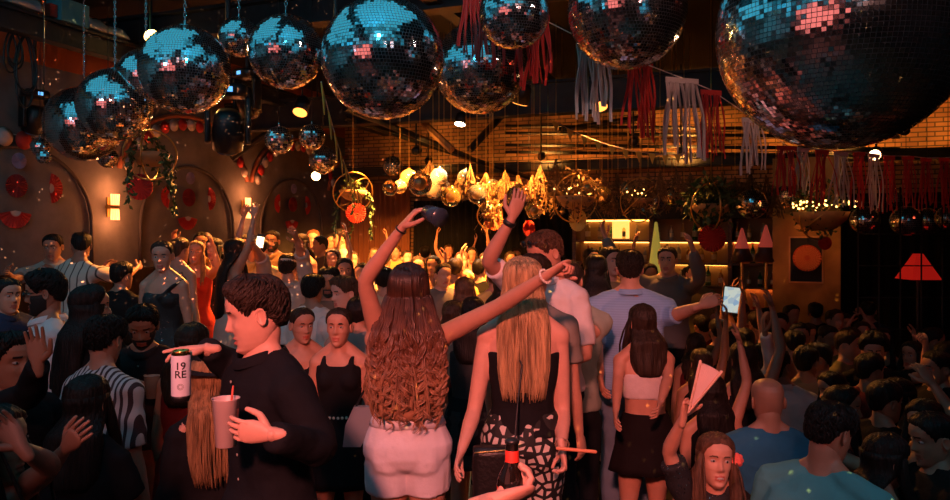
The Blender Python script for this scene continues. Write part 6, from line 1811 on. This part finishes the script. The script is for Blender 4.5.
# ------------------------------------------------------------------ the crowd beyond
AM = {'yellow': (.75, .55, .18), 'white': (.70, .62, .52), 'black': (.012, .011, .011), 'rust': (.40, .14, .06), 'tan': (.42, .28, .16), 'olive': (.20, .18, .08), 'pink': (.62, .30, .24), 'grey': (.22, .20, .19), 'red': (.45, .04, .03), 'maroon': (.14, .02, .02), 'navy': (.03, .04, .08), 'cream': (.62, .50, .36)}
ROWS = [
 (352, 251, 9.6, 'f', 20, 'long', 'dark', 'tank', 'white', 'DU', 'woman in a white top raising one hand, behind the young man glancing left'),
 (364, 262, 7.9, 'm', -20, 'short', 'black', 'tee', 'tan', 'DD', 'man in a tan tee squeezed beside the raised arm of the curly haired woman'),
 (374, 247, 11.2, 'f', 10, 'long', 'brown', 'tank', 'pink', 'UD', 'woman in a pink top waving far back beneath the dangling vine'),
 (385, 252, 10., 'm', 170, 'short', 'dark', 'tee', 'white', 'DD', 'man in a white tee with back turned, seen inside the bend of the raised arm'),
 (396, 245, 12., 'm', -10, 'short', 'brown', 'tee', 'yellow', 'DD', 'man in a yellow tee before the wide black drape, below the raised wrist'),
 (406, 250, 10.6, 'f', 30, 'bun', 'dark', 'tank', 'rust', 'BD', 'woman with hair in a bun and rust top just over the curly hair'),
 (417, 255, 9.2, 'm', 15, 'short', 'dark', 'tee', 'cream', 'HD', 'man in a cream tee with a hand at his head, over the curly hair'),
 (425, 246, 11.2, 'm', 180, 'short', 'black', 'shirt', 'black', 'DD', 'man in black with his back turned below the raised dark cup'),
 (434, 254, 9.0, 'f', -15, 'long', 'black', 'tank', 'tan', 'BB', 'woman with black hair and tan top below the raised dark cup'),
 (442, 262, 7.8, 'm', 25, 'short', 'dark', 'tee', 'grey', 'DD', 'man in a grey tee directly right of the curly hair'),
 (449, 244, 12.2, 'f', 0, 'bob', 'brown', 'tank', 'yellow', 'VU', 'woman in yellow throwing both arms up far back by the drape'),
 (455, 257, 8.4, 'm', 178, 'short', 'dark', 'tee', 'yellow', 'DD', 'man in a bright yellow tee with his back turned, left of the long brown hair'),
 (463, 250, 10.2, 'm', -20, 'short', 'red', 'tee', 'cream', 'DD', 'red haired man in a cream tee over the yellow backs'),
 (471, 246, 11.6, 'f', 10, 'long', 'dark', 'tank', 'white', 'UD', 'woman in white with one arm up, fourth from the fist man\'s raised sleeve'),
 (464, 276, 6.3, 'f', 172, 'long', 'brown', 'tank', 'black', 'DD', 'woman with long brown hair and black top between the curly and the blonde woman'),
 (479, 258, 8.8, 'm', 160, 'short', 'black', 'tee', 'black', 'DD', 'dark haired man in black between the two yellow lit backs'),
 (486, 251, 9.8, 'm', -5, 'short', 'dark', 'tee', 'yellow', 'DH', 'man in yellow with a hand up, left of the white sleeve'),
 (495, 264, 7.4, 'm', 175, 'short', 'brown', 'tee', 'yellow', 'DD', 'broad back in a yellow tee below the raised arm with the watch'),
 (502, 274, 6.6, 'f', 165, 'wavy', 'black', 'tank', 'tan', 'DD', 'woman with wavy black hair just left of the blonde head'),
 (510, 250, 10.6, 'f', 10, 'long', 'dark', 'tank', 'red', 'DD', 'woman in red far back behind the raised arm with the watch'),
 (516, 247, 12., 'm', 0, 'short', 'dark', 'tee', 'grey', 'DD', 'man in grey furthest back behind the man with the watch'),
 (472, 296, 5.0, 'f', 170, 'long', 'black', 'dress', 'G', 'DB', 'woman in a dark glittering dress between the curly and the blonde woman'),
 (452, 300, 5.6, 'f', 160, 'wavy', 'dark', 'tank', 'maroon', 'DD', 'woman in a maroon top tucked behind the curly hair'),
 (358, 296, 5.4, 'm', 175, 'short', 'black', 'tee', 'grey', 'DD', 'man in grey half hidden behind the left edge of the curly hair'),
 (608, 243, 6.9, 'm', 30, 'short', 'dark', 'tee', 'tan', 'DD', 'man glancing right beyond the long black hair of the woman in black'),
 (590, 246, 8.2, 'f', 20, 'long', 'black', 'tank', 'black', 'DD', 'woman with black hair before the left end of the bottle shelves'),
 (668, 240, 6.8, 'm', -25, 'short', 'dark', 'shirt', 'grey', 'HV', 'man in a grey shirt drinking before the bottle shelves with one arm stretched up'),
 (648, 262, 7.8, 'f', 10, 'long', 'dark', 'tank', 'rust', 'DU', 'woman in a rust top right behind the broad man in pale blue'),
 (694, 262, 8.4, 'm', -10, 'short', 'black', 'tee', 'olive', 'DD', 'man in an olive tee right of the drinking man'),
 (281, 258, 9.3, 'f', 10, 'long', 'black', 'tank', 'cream', 'BU', 'woman in a cream top behind the pale shirted man with the headband'),
 (296, 250, 9.6, 'm', 170, 'short', 'black', 'tee', 'white', 'DD', 'man in white with back turned behind the raised right arm with headband man'),
 (334, 248, 8.2, 'f', -10, 'long', 'dark', 'tank', 'yellow', 'UD', 'woman in a yellow top with one arm up behind the bearded man'),
 (344, 256, 7.2, 'f', 15, 'long', 'dark', 'tank', 'white', 'DB', 'woman in white right behind the young man glancing left'),
 (135, 320, 4.9, 'm', 175, 'short', 'black', 'tee', 'black', 'DD', 'person in black with back turned behind the man in khaki trousers'),
 (120, 262, 6.2, 'm', 160, 'short', 'black', 'tee', 'black', 'DD', 'dark haired man in black between the couple and the one shoulder dress'),
 (6, 279, 5.0, 'm', 60, 'short', 'black', 'shirt', 'navy', 'DB', 'person in a navy shirt at the left edge behind the bearded man'),
 (384, 266, 7.0, 'm', 178, 'short', 'black', 'tee', 'cream', 'DD', 'man in a cream tee whose back shows left of the curly hair'),
]
PLACE = [(700, 'right of drinking man'), (722, 'left of tablet screen'), (746, 'below tablet screen'), (772, 'right of tablet screen'), (797, 'left of framed board'), (824, 'below framed board'),
         (850, 'right of framed board'), (880, 'left of pyramid lamp'), (922, 'below pyramid lamp'), (999, 'by right edge')]
RC = [  # depth, row name, people: px, H, sex, yaw, hair, hair colour, colour, arms
 (8.9, 'furthest row', [(690, 1.72, 'm', 170, 'short', 'black', 'black', 'DD'), (714, 1.66, 'f', 175, 'long', 'dark', 'maroon', 'DU'), (741, 1.76, 'm', 150, 'short', 'dark', 'rust', 'DD'), (766, 1.66, 'f', -20, 'long', 'black', 'red', 'DD'), (790, 1.74, 'm', 15, 'short', 'black', 'tan', 'DD'), (816, 1.72, 'm', 170, 'short', 'black', 'black', 'DD'), (843, 1.64, 'f', 0, 'long', 'dark', 'pink', 'XD'), (869, 1.74, 'm', 170, 'short', 'black', 'navy', 'DD')]),
 (7.9, 'second row', [(703, 1.72, 'm', 178, 'short', 'black', 'maroon', 'DT'), (731, 1.68, 'f', 175, 'long', 'black', 'black', 'DD'), (757, 1.76, 'm', 160, 'short', 'dark', 'grey', 'UD'), (781, 1.70, 'm', -30, 'short', 'black', 'rust', 'DD'), (805, 1.64, 'f', 20, 'long', 'dark', 'black', 'BD'), (833, 1.74, 'm', 30, 'short', 'dark', 'cream', 'DD'), (861, 1.66, 'f', -10, 'wavy', 'dark', 'tan', 'DX')]),
 (6.9, 'third row', [(696, 1.66, 'f', 170, 'wavy', 'dark', 'maroon', 'DU'), (719, 1.74, 'm', 175, 'short', 'black', 'black', 'DT'), (746, 1.70, 'm', 178, 'short', 'black', 'navy', 'DD'), (776, 1.66, 'f', 140, 'long', 'black', 'maroon', 'DD'), (800, 1.76, 'm', -25, 'short', 'black', 'black', 'DD'), (826, 1.68, 'm', 10, 'short', 'dark', 'white', 'DD'), (852, 1.72, 'm', -60, 'short', 'dark', 'olive', 'DD'), (881, 1.66, 'f', -20, 'long', 'black', 'black', 'HD'), (930, 1.72, 'm', 90, 'short', 'black', 'black', 'DD')]),
 (6.0, 'fourth row', [(702, 1.66, 'f', 172, 'long', 'dark', 'black', 'DT'), (735, 1.72, 'm', 176, 'short', 'black', 'black', 'DU'), (763, 1.68, 'f', 178, 'long', 'black', 'black', 'DD'), (795, 1.74, 'm', 160, 'short', 'black', 'tan', 'DD'), (822, 1.70, 'm', -120, 'short', 'black', 'maroon', 'DD'), (845, 1.74, 'm', 40, 'short', 'dark', 'olive', 'DD'), (873, 1.76, 'm', -15, 'curlyshort', 'black', 'black', 'HD'), (915, 1.66, 'f', -70, 'long', 'dark', 'red', 'DB'), (946, 1.72, 'm', 120, 'short', 'black', 'tan', 'DD')]),
 (5.1, 'fifth row', [(713, 1.68, 'f', 176, 'long', 'black', 'black', 'DU'), (806, 1.72, 'm', 150, 'short', 'black', 'tan', 'DD'), (836, 1.64, 'f', -90, 'long', 'black', 'black', 'DD'), (868, 1.72, 'm', 120, 'short', 'black', 'maroon', 'DD'), (902, 1.66, 'f', -100, 'long', 'black', 'black', 'BD'), (940, 1.72, 'm', -80, 'short', 'black', 'black', 'DD')]),
 (4.3, 'sixth row', [(838, 1.72, 'f', 60, 'long', 'black', 'maroon', 'DF'), (882, 1.70, 'm', 110, 'short', 'black', 'black', 'DX'), (928, 1.70, 'f', -60, 'long', 'black', 'black', 'DD')]),
 (3.4, 'nearest row', [(880, 1.68, 'f', 95, 'long', 'black', 'black', 'DF'), (938, 1.72, 'm', -100, 'short', 'black', 'black', 'DD')])]
POSE = {'DD': 'arms down', 'DU': 'one arm raised', 'UD': 'one arm raised', 'DT': 'arm straight up', 'XD': 'hand by head', 'DX': 'hand by head', 'HD': 'hand lifted', 'BD': 'forearm bent', 'DB': 'forearm bent', 'DF': 'reaching forward', 'DH': 'hand lifted'}
HN = {'short': 'short', 'long': 'long', 'wavy': 'wavy', 'curlyshort': 'curly'}
SPEC = [[r[0], r[2], r[1], None, r] for r in ROWS]
for d, rn, ppl in RC:
    for i, q_ in enumerate(ppl): SPEC.append([q_[0], d + (.22 if i % 2 else -.22), None, rn, q_])
# let people stand clear of each other: only their distance from the viewer is eased
A_ = np.array([[(s_[0] - 475) / FPX, s_[1]] for s_ in SPEC]); F_ = np.array(POS)
for it in range(300):
    X = np.stack([A_[:, 0] * A_[:, 1], A_[:, 1]], 1); mv = np.zeros(len(A_))
    for i in range(len(A_)):
        for Q, selfset in ((X, True), (F_, False)):
            dv = X[i] - Q; dist = np.hypot(dv[:, 0], dv[:, 1])
            for j in np.nonzero(dist < .46)[0]:
                if selfset and j == i: continue
                mv[i] += (.46 - dist[j]) * (1 if dv[j, 1] > 0 or (dv[j, 1] == 0 and i > j) else -1) * .35
    A_[:, 1] += np.clip(mv, -.05, .05)
    if abs(mv).max() < .004: break
for s_, (rr_, d) in zip(SPEC, A_):
    px, _, ty, rn, r = s_; d = float(d)
    if rn is None:
        _, _, _, sx, yw, hs, hc, tk, tc_, am, lab = r
        pc(px, ty, d, lab, yaw=yw, sex=sx, tone=('mid', 'tan', 'fair')[(px + ty) % 3], hair=(hs, hc), q=1 if d < 7.5 else 0, top=(tk, M_GLIT if tc_ == 'G' else AM[tc_]), bottom=('trousers', DK) if sx == 'm' or px % 2 else ('skirt', DK), arms=(am[0], am[1]))
        continue
    _, h, sx, yw, hs, hc, cl, am = r
    place = next(n for lim, n in PLACE if px < lim)
    x = (px - 475) / FPX * d; z = floor_at(x, d)
    lab = '%s in %s, %s hair, %s, %s, %s' % ('man' if sx == 'm' else 'woman', cl, HN[hs], POSE[am], rn, place)
    NPEOPLE[0] += 1
    person(lab, (x, d, z + .001), yw, H=h, sex=sx, tone=('tan', 'mid')[px % 2], hair=(hs, hc), q=1 if d < 6.5 else 0, top=('tee' if sx == 'm' else 'tank', AM[cl]), bottom=('trousers', DK) if (sx == 'm' or px % 2) else ('skirt', DK), arms=(am[0], am[1]),
           head=((px * 7) % 31 - 15, (px * 5) % 17 - 4, 0), hands=((.3, .3) if px % 3 else (1.2, .4)))
